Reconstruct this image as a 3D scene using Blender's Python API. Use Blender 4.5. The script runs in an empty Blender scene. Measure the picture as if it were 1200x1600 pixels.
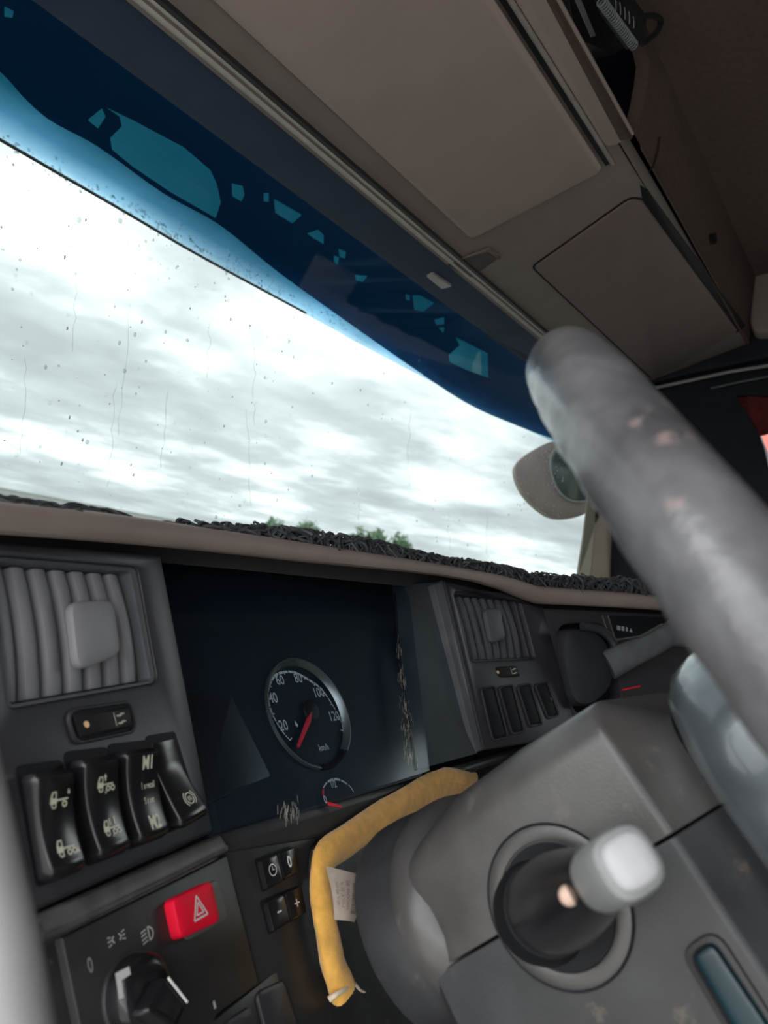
import bpy, math, random
import numpy as np
from mathutils import Vector, Matrix
from mathutils.geometry import tessellate_polygon

random.seed(7)
SC = bpy.context.scene
COL = SC.collection

# ------------------------------------------------------------------ camera
# cab axes: X to the passenger side, Y forward, Z up; the lens is at the origin
F, CX, CY = 1160.0, 600.0, 800.0
_X = np.array([1440.0 - CX, 1025.0 - CY, F]); _X /= np.linalg.norm(_X)
_Z = np.cross(_X, np.array([0.0, 870.0 - CY, F])); _Z /= np.linalg.norm(_Z)
if _Z[1] > 0: _Z = -_Z
_Y = np.cross(_Z, _X)
ROT = np.stack([_X, _Y, _Z])
cam = bpy.data.cameras.new('camera')
cam_ob = bpy.data.objects.new('camera', cam); COL.objects.link(cam_ob)
m = Matrix.Identity(4)
for i in range(3):
    m[i][0] = ROT[i, 0]; m[i][1] = -ROT[i, 1]; m[i][2] = -ROT[i, 2]
cam_ob.matrix_world = m
cam.sensor_fit = 'VERTICAL'; cam.sensor_height = 36.0
cam.lens = F / 1600.0 * 36.0
cam.clip_start = 0.01; cam.clip_end = 2000
cam.dof.use_dof = True; cam.dof.focus_distance = 0.70; cam.dof.aperture_fstop = 9.0
SC.camera = cam_ob

# ------------------------------------------------------------------ light
SC.view_settings.view_transform = 'Standard'
SC.view_settings.look = 'None'
SC.view_settings.gamma = 1.0
SC.view_settings.use_curve_mapping = False
SC.view_settings.exposure = 0.48

world = bpy.data.worlds.new('overcast_sky'); SC.world = world
world.use_nodes = True
nt = world.node_tree; N = nt.nodes; Lk = nt.links
bg = N['Background']
tc = N.new('ShaderNodeTexCoord')
sep = N.new('ShaderNodeSeparateXYZ'); Lk.new(tc.outputs['Generated'], sep.inputs[0])
def wmath(op, a, b=None, c=None):
    n = N.new('ShaderNodeMath'); n.operation = op
    for i, s in enumerate((a, b, c)):
        if s is None: continue
        if isinstance(s, (int, float)): n.inputs[i].default_value = s
        else: Lk.new(s, n.inputs[i])
    return n.outputs[0]
zc = wmath('MAXIMUM', sep.outputs[2], 0.0)
den = wmath('ADD', zc, 0.13)
cu = wmath('DIVIDE', sep.outputs[0], den); cv = wmath('DIVIDE', sep.outputs[1], den)
cmb = N.new('ShaderNodeCombineXYZ'); Lk.new(cu, cmb.inputs[0]); Lk.new(cv, cmb.inputs[1])
def wnoise(scale, detail, off, rough=.55):
    mp = N.new('ShaderNodeMapping'); mp.inputs['Location'].default_value = off
    Lk.new(cmb.outputs[0], mp.inputs['Vector'])
    n = N.new('ShaderNodeTexNoise'); n.inputs['Scale'].default_value = scale
    n.inputs['Detail'].default_value = detail; n.inputs['Roughness'].default_value = rough
    Lk.new(mp.outputs[0], n.inputs['Vector']); return n.outputs['Fac']
n1 = wnoise(0.55, 5, (4.37, 14.9, 0)); n2 = wnoise(1.7, 6, (7.7, 2.2, 0))
cl = wmath('ADD', wmath('MULTIPLY', n1, 0.62), wmath('MULTIPLY', n2, 0.38))
ramp = N.new('ShaderNodeValToRGB'); Lk.new(cl, ramp.inputs[0])
e = ramp.color_ramp.elements
e[0].position = .40; e[0].color = (.46, .47, .48, 1)
e[1].position = .585; e[1].color = (1.16, 1.17, 1.17, 1)
q = e.new(.495); q.color = (.64, .65, .66, 1)
# veiled sun behind the thin cloud, high to the left of the windscreen
SUN = Vector((0.36, 0.86, 0.36)).normalized()
dt = N.new('ShaderNodeVectorMath'); dt.operation = 'DOT_PRODUCT'
nv = N.new('ShaderNodeVectorMath'); nv.operation = 'NORMALIZE'; Lk.new(tc.outputs['Generated'], nv.inputs[0])
Lk.new(nv.outputs[0], dt.inputs[0]); dt.inputs[1].default_value = SUN
glow = wmath('POWER', wmath('MAXIMUM', dt.outputs['Value'], 0.0), 40.0)
GAP = Vector((.671, .69, .265)).normalized()          # a thin place in the cloud
dt2 = N.new('ShaderNodeVectorMath'); dt2.operation = 'DOT_PRODUCT'; Lk.new(nv.outputs[0], dt2.inputs[0]); dt2.inputs[1].default_value = GAP
gap = wmath('MULTIPLY', wmath('POWER', wmath('MAXIMUM', dt2.outputs['Value'], 0.0), 160.0), n2)
hz = wmath('POWER', wmath('SUBTRACT', 1.0, zc), 10.0)
addv = wmath('ADD', wmath('MULTIPLY_ADD', gap, .80, wmath('MULTIPLY', glow, .26)), wmath('MULTIPLY', hz, .10))
mixc = N.new('ShaderNodeMixRGB'); mixc.blend_type = 'ADD'; mixc.inputs[0].default_value = 1
Lk.new(ramp.outputs[0], mixc.inputs[1])
gc = N.new('ShaderNodeCombineXYZ')
for i in range(3): Lk.new(addv, gc.inputs[i])
Lk.new(gc.outputs[0], mixc.inputs[2])
below = wmath('LESS_THAN', sep.outputs[2], -0.002)
gm = N.new('ShaderNodeMixRGB'); Lk.new(below, gm.inputs[0]); Lk.new(mixc.outputs[0], gm.inputs[1])
gm.inputs[2].default_value = (.20, .21, .17, 1)
Lk.new(gm.outputs[0], bg.inputs['Color'])
bg.inputs['Strength'].default_value = 3.8

# ------------------------------------------------------------------ geometry helpers
def ray(x, y):
    return Vector((ROT @ np.array([(x - CX) / F, (y - CY) / F, 1.0])).tolist())
class Fr:
    """a plane of the cab: u along it, v up it, n towards the driver"""
    def __init__(s, p0, yaw=0.0, tilt=0.0, uvn=None):
        s.p0 = Vector(p0)
        if uvn: s.u, s.v, s.n = [Vector(a).normalized() for a in uvn]
        else:
            y, t = math.radians(yaw), math.radians(tilt)
            s.u = Vector((math.cos(y), math.sin(y), 0))
            fw = Vector((-math.sin(y), math.cos(y), 0))
            s.v = fw * math.sin(t) + Vector((0, 0, math.cos(t)))
            s.n = s.u.cross(s.v)
    def px(s, x, y, h=0.0):
        d = ray(x, y); return d * ((s.p0 + s.n * h).dot(s.n) / d.dot(s.n))
    def uv(s, x, y, h=0.0):
        q = s.px(x, y, h) - s.p0; return (q.dot(s.u), q.dot(s.v))
    def w(s, a, b, h=0.0):
        return s.p0 + s.u * a + s.v * b + s.n * h
    def uvs(s, pts, h=0.0): return [s.uv(x, y, h) for x, y in pts]

def base_of(o):
    p = Vector((0, 0, 0))
    while o is not None:
        p += o.location; o = o.parent
    return p
def mesh(name, verts, faces, mat, parent=None, smooth=32, mats=None, fm=None):
    verts = [Vector(v) for v in verts]
    if parent is None:
        org = sum(verts, Vector()) / max(1, len(verts)); loc = org
    else:
        org = base_of(parent); loc = Vector((0, 0, 0))
    me = bpy.data.meshes.new(name)
    me.from_pydata([tuple(v - org) for v in verts], [], faces)
    for mm in (mats or [mat]): me.materials.append(mm)
    if fm: me.polygons.foreach_set('material_index', fm)
    me.validate(); me.update()
    if smooth is not None:
        me.polygons.foreach_set('use_smooth', [True] * len(me.polygons))
        me.set_sharp_from_angle(angle=math.radians(smooth))
    o = bpy.data.objects.new(name, me); COL.objects.link(o)
    o.location = loc
    if parent is not None: o.parent = parent
    return o
def thing(name, label, cat, loc, group=None):
    o = bpy.data.objects.new(name, None); COL.objects.link(o)
    o.empty_display_size = .01
    o.location = Vector(loc); o['label'] = label; o['category'] = cat
    if group: o['group'] = group
    return o
def tag(o, label, cat, group=None, kind=None):
    o['label'] = label; o['category'] = cat
    if group: o['group'] = group
    if kind: o['kind'] = kind
    return o
def struct(o, label, cat=None):
    o['kind'] = 'structure'; o['label'] = label
    if cat: o['category'] = cat
    return o

def area2(p): return sum(p[i][0] * p[(i + 1) % len(p)][1] - p[(i + 1) % len(p)][0] * p[i][1] for i in range(len(p)))
def ccw(p): return list(p) if area2(p) > 0 else list(reversed(p))
def rounded(p, r, seg=5):
    p = ccw(p); out = []
    n = len(p)
    rs = r if isinstance(r, (list, tuple)) else [r] * n
    for i in range(n):
        a, b, c = Vector(p[i - 1]), Vector(p[i]), Vector(p[(i + 1) % n])
        d1, d2 = (a - b), (c - b); l1, l2 = d1.length, d2.length
        d1.normalize(); d2.normalize()
        ang = math.acos(max(-1, min(1, d1.dot(d2))))
        if rs[i] <= 0 or ang > 3.05: out.append(tuple(b)); continue
        t = min(rs[i] / math.tan(ang / 2), l1 * .48, l2 * .48)
        s, e_ = b + d1 * t, b + d2 * t
        for k in range(seg + 1):
            f = k / seg
            out.append(tuple(s * (1 - f) ** 2 + b * 2 * f * (1 - f) + e_ * f * f))
    return out
def inset(p, d):
    """move a CCW polygon inwards by d"""
    n = len(p); out = []
    for i in range(n):
        a, b, c = Vector(p[i - 1]), Vector(p[i]), Vector(p[(i + 1) % n])
        e1, e2 = (b - a), (c - b)
        if e1.length < 1e-9 or e2.length < 1e-9: out.append(tuple(b)); continue
        e1.normalize(); e2.normalize()
        n1, n2 = Vector((-e1.y, e1.x)), Vector((-e2.y, e2.x))
        k = n1 + n2
        if k.length < 1e-6: out.append(tuple(b + n1 * d)); continue
        k.normalize(); s = d / max(.35, k.dot(n1))
        out.append(tuple(b + k * s))
    return out
def prism(name, fr, poly, h0, h1, mat, parent=None, bev=.001, holes=(), smooth=32, dome=0.0, back=True):
    """plate on a plane: outline in plane units, soft front edges, real thickness"""
    outer = ccw(poly); hl = [list(reversed(ccw(h))) for h in holes]
    V, Fc = [], []
    def add(loop, h):
        i0 = len(V); V.extend(fr.w(a, b, h) for a, b in loop); return list(range(i0, i0 + len(loop)))
    tops = []; bots = []
    for loop in [outer] + hl:
        lv = [(loop, h0)]
        if bev > 0:
            lv.append((loop, h1 - bev))
            lv.append((inset(loop, bev * .3), h1 - bev * .3))
            lv.append((inset(loop, bev), h1))
        else: lv.append((loop, h1))
        idx = [add(l, h) for l, h in lv]
        n = len(loop)
        for a, b in zip(idx[:-1], idx[1:]):
            for i in range(n):
                j = (i + 1) % n; Fc.append((a[i], a[j], b[j], b[i]))
        tops.append((lv[-1][0], idx[-1])); bots.append((loop, idx[0]))
    if dome and not hl:
        loop, idx = tops[0]; c = Vector((sum(p[0] for p in loop) / len(loop), sum(p[1] for p in loop) / len(loop)))
        prev = idx
        for f in (.75, .5, .25):
            cur = add([tuple(c + (Vector(p) - c) * f) for p in loop], h1 + dome * (1 - f * f))
            for i in range(len(loop)):
                j = (i + 1) % len(loop); Fc.append((prev[i], prev[j], cur[j], cur[i]))
            prev = cur
        V.append(fr.w(c.x, c.y, h1 + dome)); k = len(V) - 1
        for i in range(len(loop)): Fc.append((prev[i], prev[(i + 1) % len(loop)], k))
    else:
        fl = [i for _, ix in tops for i in ix]
        tri = tessellate_polygon([[Vector((p[0], p[1], 0)) for p in l] for l, _ in tops])
        for t in tri:
            a, b, c = [fl[i] for i in t]
            nn = (V[b] - V[a]).cross(V[c] - V[a])
            Fc.append((a, b, c) if nn.dot(fr.n) > 0 else (a, c, b))
    if back:
        fl = [i for _, ix in bots for i in ix]
        tri = tessellate_polygon([[Vector((p[0], p[1], 0)) for p in l] for l, _ in bots])
        for t in tri:
            a, b, c = [fl[i] for i in t]
            nn = (V[b] - V[a]).cross(V[c] - V[a])
            Fc.append((a, b, c) if nn.dot(fr.n) < 0 else (a, c, b))
    return mesh(name, V, Fc, mat, parent, smooth)
def loft(name, rings, mat, parent=None, cap0=True, cap1=True, smooth=32, closed=True):
    V, Fc = [], []; n = len(rings[0])
    for r in rings: V.extend(r)
    for k in range(len(rings) - 1):
        for i in range(n if closed else n - 1):
            j = (i + 1) % n
            Fc.append((k * n + i, k * n + j, (k + 1) * n + j, (k + 1) * n + i))
    if closed and cap0: Fc.append(tuple(reversed(range(n))))
    if closed and cap1: Fc.append(tuple(range((len(rings) - 1) * n, len(rings) * n)))
    return mesh(name, V, Fc, mat, parent, smooth)
def tube_data(pts, r, segs=8, flat=1.0, up=None):
    pts = [Vector(p) for p in pts]; n = len(pts)
    rs = r if isinstance(r, (list, tuple)) else [r] * n
    V, Fc = [], []; ref = Vector(up) if up else Vector((.31, .42, .85))
    for i in range(n):
        d = (pts[min(i + 1, n - 1)] - pts[max(i - 1, 0)])
        d = d.normalized() if d.length > 1e-9 else Vector((0, 0, 1))
        a = ref - d * ref.dot(d)
        a = a.normalized() if a.length > 1e-6 else d.orthogonal().normalized()
        b = d.cross(a)
        if not up: ref = a
        for k in range(segs):
            t = 2 * math.pi * k / segs
            V.append(pts[i] + a * (math.cos(t) * rs[i] * flat) + b * (math.sin(t) * rs[i]))
    for i in range(n - 1):
        for k in range(segs):
            j = (k + 1) % segs
            Fc.append((i * segs + k, i * segs + j, (i + 1) * segs + j, (i + 1) * segs + k))
    Fc.append(tuple(reversed(range(segs)))); Fc.append(tuple(range((n - 1) * segs, n * segs)))
    return V, Fc
def tube(name, pts, r, mat, parent=None, segs=10, flat=1.0, up=None, smooth=50):
    V, Fc = tube_data(pts, r, segs, flat, up)
    return mesh(name, V, Fc, mat, parent, smooth)
class Acc:
    def __init__(s): s.V = []; s.F = []
    def add(s, V, Fc):
        o = len(s.V); s.V.extend(V); s.F.extend(tuple(i + o for i in f) for f in Fc)
    def build(s, name, mat, parent=None, smooth=40): return mesh(name, s.V, s.F, mat, parent, smooth)
def spline(pts, n=8):
    pts = [Vector(p) for p in pts]; out = []
    for i in range(len(pts) - 1):
        p0, p1, p2, p3 = pts[max(i - 1, 0)], pts[i], pts[i + 1], pts[min(i + 2, len(pts) - 1)]
        for k in range(n):
            t = k / n
            out.append(.5 * ((2 * p1) + (p2 - p0) * t + (2 * p0 - 5 * p1 + 4 * p2 - p3) * t * t + (3 * p1 - p0 - 3 * p2 + p3) * t ** 3))
    out.append(pts[-1]); return out
def chaikin(p, n=3):
    for _ in range(n):
        p = [tuple(Vector(p[i]).lerp(Vector(p[(i + 1) % len(p)]), f)) for i in range(len(p)) for f in (.25, .75)]
    return p
# flat print: 2-D pieces laid on a surface through a mapping function
def ring2(cx, cy, r0, r1, a0=0, a1=360, n=20):
    out = []
    for k in range(n):
        t0, t1 = [math.radians(a0 + (a1 - a0) * f / n) for f in (k, k + 1)]
        out.append([(cx + r0 * math.cos(t0), cy + r0 * math.sin(t0)), (cx + r1 * math.cos(t0), cy + r1 * math.sin(t0)),
                    (cx + r1 * math.cos(t1), cy + r1 * math.sin(t1)), (cx + r0 * math.cos(t1), cy + r0 * math.sin(t1))])
    return out
def line2(a, b, w):
    a, b = Vector(a), Vector(b); d = (b - a).normalized(); p = Vector((-d.y, d.x)) * (w / 2)
    return [[tuple(a - p), tuple(b - p), tuple(b + p), tuple(a + p)]]
def poly2(pts, w, close=False):
    out = []
    for i in range(len(pts) - (0 if close else 1)): out += line2(pts[i], pts[(i + 1) % len(pts)], w)
    return out
def disc2(cx, cy, r, n=16): return [[(cx + r * math.cos(6.2832 * k / n), cy + r * math.sin(6.2832 * k / n)) for k in range(n)]]
def xf2(polys, sx=1, sy=None, dx=0, dy=0):
    sy = sx if sy is None else sy
    return [[(x * sx + dx, y * sy + dy) for x, y in p] for p in polys]
def decal(name, polys, mapf, mat, parent):
    V, Fc = [], []
    for p in polys:
        i0 = len(V); V.extend(mapf(*q) for q in ccw(p)); Fc.append(tuple(range(i0, i0 + len(p))))
    return mesh(name, V, Fc, mat, parent, None)
_dg = None
def text2(body, size, bold=0.0, squeeze=1.0):
    cu = bpy.data.curves.new('lettering', 'FONT'); cu.body = body; cu.size = size
    cu.align_x = 'CENTER'; cu.align_y = 'CENTER'; cu.offset = bold; cu.resolution_u = 3
    o = bpy.data.objects.new('lettering', cu); COL.objects.link(o)
    dg = bpy.context.evaluated_depsgraph_get(); dg.update()
    me = bpy.data.meshes.new_from_object(o.evaluated_get(dg))
    out = [[(me.vertices[i].co.x * squeeze, me.vertices[i].co.y) for i in p.vertices] for p in me.polygons]
    bpy.data.objects.remove(o); bpy.data.curves.remove(cu); bpy.data.meshes.remove(me)
    return out

# ------------------------------------------------------------------ materials
MATS = {}
def mat(name, col, rough=.5, spec=.5, var=.15, vscale=40, bump=.0, bscale=400, metal=0.0, spots=None, coat=0.0, sheen=0.0):
    if name in MATS: return MATS[name]
    M = bpy.data.materials.new(name); M.use_nodes = True
    t = M.node_tree; n = t.nodes; b = n['Principled BSDF']
    b.inputs['Roughness'].default_value = rough; b.inputs['Metallic'].default_value = metal
    b.inputs['Specular IOR Level'].default_value = spec
    b.inputs['Coat Weight'].default_value = coat
    b.inputs['Sheen Weight'].default_value = sheen
    co = n.new('ShaderNodeTexCoord')
    nz = n.new('ShaderNodeTexNoise'); nz.inputs['Scale'].default_value = vscale; nz.inputs['Detail'].default_value = 4
    t.links.new(co.outputs['Object'], nz.inputs['Vector'])
    rp = n.new('ShaderNodeValToRGB'); t.links.new(nz.outputs['Fac'], rp.inputs[0])
    rp.color_ramp.elements[0].position = .3; rp.color_ramp.elements[1].position = .7
    rp.color_ramp.elements[0].color = tuple(c * (1 - var) for c in col) + (1,)
    rp.color_ramp.elements[1].color = tuple(min(1, c * (1 + var)) for c in col) + (1,)
    out = rp.outputs[0]
    if spots:
        scol, sc, thr = spots
        z2 = n.new('ShaderNodeTexNoise'); z2.inputs['Scale'].default_value = sc; z2.inputs['Detail'].default_value = 6
        z2.inputs['Roughness'].default_value = .65
        t.links.new(co.outputs['Object'], z2.inputs['Vector'])
        r2 = n.new('ShaderNodeValToRGB'); t.links.new(z2.outputs['Fac'], r2.inputs[0])
        r2.color_ramp.elements[0].position = thr; r2.color_ramp.elements[1].position = min(1, thr + .08)
        r2.color_ramp.elements[0].color = (0, 0, 0, 1); r2.color_ramp.elements[1].color = (1, 1, 1, 1)
        mx = n.new('ShaderNodeMixRGB'); t.links.new(r2.outputs[0], mx.inputs[0]); t.links.new(out, mx.inputs[1])
        mx.inputs[2].default_value = tuple(scol) + (1,); out = mx.outputs[0]
    t.links.new(out, b.inputs['Base Color'])
    if bump > 0:
        z3 = n.new('ShaderNodeTexNoise'); z3.inputs['Scale'].default_value = bscale; z3.inputs['Detail'].default_value = 3
        t.links.new(co.outputs['Object'], z3.inputs['Vector'])
        bp = n.new('ShaderNodeBump'); bp.inputs['Strength'].default_value = bump; bp.inputs['Distance'].default_value = .001
        t.links.new(z3.outputs['Fac'], bp.inputs['Height']); t.links.new(bp.outputs[0], b.inputs['Normal'])
    MATS[name] = M; return M
def tint_mat(name, ramp_stops, axis=2, gloss=.06, rough=.02, body=None, bodyw=0.0, coord='Object'):
    """thin clear sheet: coloured transmission plus a clear reflection; the tint is graded along one axis"""
    M = bpy.data.materials.new(name); M.use_nodes = True
    t = M.node_tree; n = t.nodes; n.remove(n['Principled BSDF']); out = n['Material Output']
    tr = n.new('ShaderNodeBsdfTransparent'); gl = n.new('ShaderNodeBsdfGlossy'); gl.inputs['Roughness'].default_value = rough
    if len(ramp_stops) == 1: tr.inputs[0].default_value = tuple(ramp_stops[0][1]) + (1,)
    else:
        co = n.new('ShaderNodeTexCoord'); sp = n.new('ShaderNodeSeparateXYZ'); t.links.new(co.outputs['Generated'], sp.inputs[0])
        rp = n.new('ShaderNodeValToRGB'); t.links.new(sp.outputs[axis], rp.inputs[0])
        el = rp.color_ramp.elements
        el[0].position, el[0].color = ramp_stops[0][0], tuple(ramp_stops[0][1]) + (1,)
        el[1].position, el[1].color = ramp_stops[-1][0], tuple(ramp_stops[-1][1]) + (1,)
        for p, c in ramp_stops[1:-1]:
            x = el.new(p); x.color = tuple(c) + (1,)
        t.links.new(rp.outputs[0], tr.inputs[0])
    lw = n.new('ShaderNodeLayerWeight'); lw.inputs[0].default_value = .5       # Schlick reflection, same from both sides
    pw = n.new('ShaderNodeMath'); pw.operation = 'POWER'; pw.inputs[1].default_value = 5; t.links.new(lw.outputs['Facing'], pw.inputs[0])
    ml = n.new('ShaderNodeMath'); ml.operation = 'MULTIPLY_ADD'; ml.inputs[1].default_value = gloss * 10; ml.inputs[2].default_value = gloss
    ml.use_clamp = True; t.links.new(pw.outputs[0], ml.inputs[0])
    mx = n.new('ShaderNodeMixShader'); t.links.new(ml.outputs[0], mx.inputs[0]); t.links.new(tr.outputs[0], mx.inputs[1]); t.links.new(gl.outputs[0], mx.inputs[2])
    last = mx
    if body:
        df = n.new('ShaderNodeBsdfDiffuse'); df.inputs[0].default_value = tuple(body) + (1,)
        m2 = n.new('ShaderNodeMixShader'); m2.inputs[0].default_value = bodyw
        t.links.new(mx.outputs[0], m2.inputs[1]); t.links.new(df.outputs[0], m2.inputs[2]); last = m2
    t.links.new(last.outputs[0], out.inputs[0]); return M

FASCIA = mat('fascia_plastic', (.031, .031, .039), .42, .5, .12, 60, .06, 900, spots=((.06, .06, .065), 160, .70))
FASCIA2 = mat('lower_fascia_plastic', (.030, .030, .032), .40, .5, .2, 50, .08, 900, spots=((.07, .068, .066), 120, .68))
EDGE = mat('worn_edge_plastic', (.085, .083, .082), .45, .5, .3, 60, .1, 500, spots=((.09, .085, .08), 90, .62))
PAD = mat('dash_pad_vinyl', (.265, .212, .192), .62, .35, .08, 30, .12, 1500)
DARK = mat('black_recess', (.006, .007, .010), .6, .3, .1)
SLAT = mat('lit_louvre_plastic', (.25, .25, .265), .5, .4, .06, 60, .03, 900)  # paler copy, with light from the side window put into its grey
SLAT2 = mat('dark_louvre_plastic', (.085, .092, .105), .5, .4, .06, 60, .03, 900)
GLOSSB = mat('gloss_black_plastic', (.012, .012, .014), .22, .5, .1, 50, .02, 700, spots=((.05, .05, .05), 300, .72))
WHITE = mat('printed_white', (.75, .76, .74), .6, .3, .05)
CREAM = mat('printed_cream', (.72, .70, .56), .6, .3, .05)
REDP = mat('red_plastic', (.90, .008, .040), .5, .2, .06, 40)
REDN = mat('red_print', (.85, .03, .06), .5, .3, .05)
DIAL = mat('dial_face', (.009, .016, .026), .5, .3, .1)
CHROME = mat('brushed_bezel', (.32, .31, .29), .32, .5, .08, 80, metal=.85)
COLUMN = mat('worn_column_plastic', (.066, .063, .062), .35, .7, .35, 22, .12, 700, spots=((.115, .100, .092), 38, .60))
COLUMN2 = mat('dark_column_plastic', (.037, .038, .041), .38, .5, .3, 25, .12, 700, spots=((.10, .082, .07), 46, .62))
HUB = mat('satin_hub_plastic', (.140, .162, .180), .24, .8, .15, 40, .03, 800, metal=.50, coat=.6, spots=((.25, .17, .12), 60, .80))
LEATHER = mat('worn_rim_leather', (.10, .10, .108), .30, .6, .5, 30, .9, 110, coat=.2, spots=((.26, .20, .19), 42, .61))
TAUPE = mat('taupe_overhead_plastic', (.27, .222, .205), .62, .3, .05, 20, .05, 1200)
TAUPE2 = mat('taupe_hatch_plastic', (.46, .372, .340), .62, .3, .05, 14, .05, 1200)
TAUPE3 = mat('brown_hatch_plastic', (.205, .160, .148), .62, .3, .05, 20, .05, 1200)
HEADL = mat('headliner_felt', (.13, .095, .085), .9, .1, .1, 90, .2, 900)
SLATE = mat('slate_header_plastic', (.055, .078, .125), .6, .15, .1, 15)
RAIL = mat('rail_aluminium', (.50, .47, .44), .40, .5, .1, 30)
PILLAR = mat('pillar_beige_plastic', (.36, .31, .24), .6, .3, .06, 20)
BLACKC = mat('black_door_trim', (.008, .010, .016), .7, .3, .2)
CLOTH = mat('yellow_chamois', (.88, .47, .10), .95, .1, .14, 120, .5, 900, sheen=.4)
HEM = mat('pale_cloth_hem', (.80, .68, .50), .95, .1, .1, 200, .4, 900)
PAPER = mat('care_label_fabric', (.62, .52, .44), .9, .1, .08, 200)
INK = mat('faded_label_ink', (.30, .24, .20), .9, .1, .1)
THREAD = mat('black_fringe_thread', (.055, .058, .066), .7, .3, .4, 200)
GREY = mat('grey_handle_plastic', (.29, .29, .29), .5, .4, .06)
TIP = mat('frosted_grey_tip', (.24, .25, .25), .4, .5, .05)
TIPW = mat('pale_grey_button', (.42, .42, .435), .45, .4, .04)

# ------------------------------------------------------------------ planes of the cab
g = ray(484, 1110).normalized() * .66
FC = Fr(g, 0, 38)                                   # instrument face
FL = Fr(FC.px(335, 1305), 14, 22)                   # left fascia
FR_ = Fr(FC.px(745, 1175), -12, 22)                 # right fascia
FLL = Fr(FL.px(200, 1368), 12, 32)                  # light-switch panel
FLC = Fr(FC.px(345, 1312), 4, 32)                   # panel under the instruments
FRR = Fr(FR_.px(850, 1000), -30, 16)                # far right wing with parking brake
OH = Fr((0, .70, .57), uvn=((-1, 0, 0), (0, .919, -.394), (0, -.394, -.919)))   # overhead underside, n faces down
WC = Vector((.445, .034, -.005))
_t = math.radians(43.5)
AX = Vector((0, -math.sin(_t), math.cos(_t)))       # steering axis, towards the driver
AV = Vector((0, math.cos(_t), math.sin(_t)))        # across it, up and forward
SH = Fr((.366, WC.y, WC.z), uvn=(AX, AV, (-1, 0, 0)))   # left face of the column shroud

# ------------------------------------------------------------------ the setting
XR = 1.97; XL = -.34; YB = -1.25; ZF = -1.05; ZC = .85
def boxv(a, b):
    x0, y0, z0 = a; x1, y1, z1 = b
    V = [(x0, y0, z0), (x1, y0, z0), (x1, y1, z0), (x0, y1, z0), (x0, y0, z1), (x1, y0, z1), (x1, y1, z1), (x0, y1, z1)]
    return V, [(0, 3, 2, 1), (4, 5, 6, 7), (0, 1, 5, 4), (1, 2, 6, 5), (2, 3, 7, 6), (3, 0, 4, 7)]
def box(name, a, b, m_, parent=None): V, Fc = boxv(a, b); return mesh(name, V, Fc, m_, parent, 20)

ROAD = mat('pale_gravel', (.36, .35, .32), .6, .4, .3, .6)
gV, gF = boxv((-300, -300, -2.6), (600, 600, -2.5))
struct(mesh('ground', gV, gF, ROAD, None, None), 'flat grey ground outside the cab')
FLOORM = mat('cab_floor_rubber', (.16, .155, .15), .8, .3, .2)
struct(box('floor', (XL, YB, ZF - .04), (XR, 1.05, ZF), FLOORM), 'dark rubber cab floor')
struct(box('wall_back', (XL, YB - .04, ZF), (XR, YB, ZC), mat('pale_bunk_lining', (.42, .39, .35), .9, .2, .05)), 'pale lined back wall of the cab')
struct(box('wall_front', (XL, 1.06, ZF), (XR, 1.10, -.07), BLACKC), 'dark bulkhead under the windscreen')
# ceiling: felt headliner behind the overhead shelf, rolling down into the fascia beside the shelf
cv_, cf_ = [], []
prof = [(YB, ZC), (.30, ZC), (.40, ZC - .002), (.432, ZC - .008)]
for yy, zz in prof: cv_ += [(XL, yy, zz), (XR, yy, zz)]
for yy, zz in reversed(prof): cv_ += [(XL, yy + .01, zz + .03), (XR, yy + .01, zz + .03)]
k = len(cv_) // 2
for i in range(k):
    j = (i + 1) % k; cf_.append((2 * i, 2 * j, 2 * j + 1, 2 * i + 1))
struct(mesh('ceiling', cv_, cf_, HEADL, None, 50), 'dark brown felt headliner above the overhead shelf')

# left wall: door with a window opening beside the driver
WL = Fr((XL, 0, 0), uvn=((0, 1, 0), (0, 0, 1), (1, 0, 0)))
wl = prism('wall_left', WL, [(YB, ZF), (1.05, ZF), (.92, ZC), (YB, ZC)], -.05, 0, BLACKC, None, .002,
           holes=[rounded([(-.80, -.95), (.30, -.95), (.62, -.30), (.50, .60), (-.80, .74)], .05)])
struct(wl, 'dark driver side wall with the door opening')
CLEAR = tint_mat('clear_side_glass', [(0, (.86, .90, .89))], gloss=.045)
# right wall: black door, window opening with rounded front edge
WR = Fr((XR, 0, 0), uvn=((0, -1, 0), (0, 0, 1), (-1, 0, 0)))
hole = [WR.uv(*q) for q in ((1149, 618), (1160, 634), (1172, 652), (1184, 674), (1194, 698), (1201, 730), (1210, 790), (1222, 880))]
hb = hole[-1]
hole_r = hole + [(hb[0] + .75, hb[1]), (hb[0] + .75, hole[0][1] + .02)]
outer = [(-.72, ZF), (1.25, ZF), (1.25, ZC), (-.36, ZC), (-.80, .64), (-.78, .57), (-.72, .50)]
struct(prism('wall_right', WR, outer, -.05, 0, BLACKC, None, .002, holes=[hole_r]), 'black passenger door and side wall beyond the wheel')
struct(prism('window_2', WR, inset(ccw(hole_r), -.01), -.032, -.028, CLEAR, None, 0), 'passenger side door window pane')
MAROON = mat('maroon_curtain_cloth', (.11, .022, .020), .9, .1, .2, 60, .3, 500)
cu_pts = []
y0 = WR.px(1145, 618).y; z0 = WR.px(1149, 614).z; z1 = WR.px(1190, 676).z
V, Fc = [], []
nseg = 60
for i in range(nseg + 1):
    yy = y0 - .62 * i / nseg; xx = XR + .016 + .006 * math.sin(i * 1.15)
    V += [(xx, yy, z0 + .02), (xx, yy, z1 + .004 * math.sin(i * .7)), (xx - .003, yy, z0 + .02), (xx - .003, yy, z1 + .004 * math.sin(i * .7))]
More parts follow.
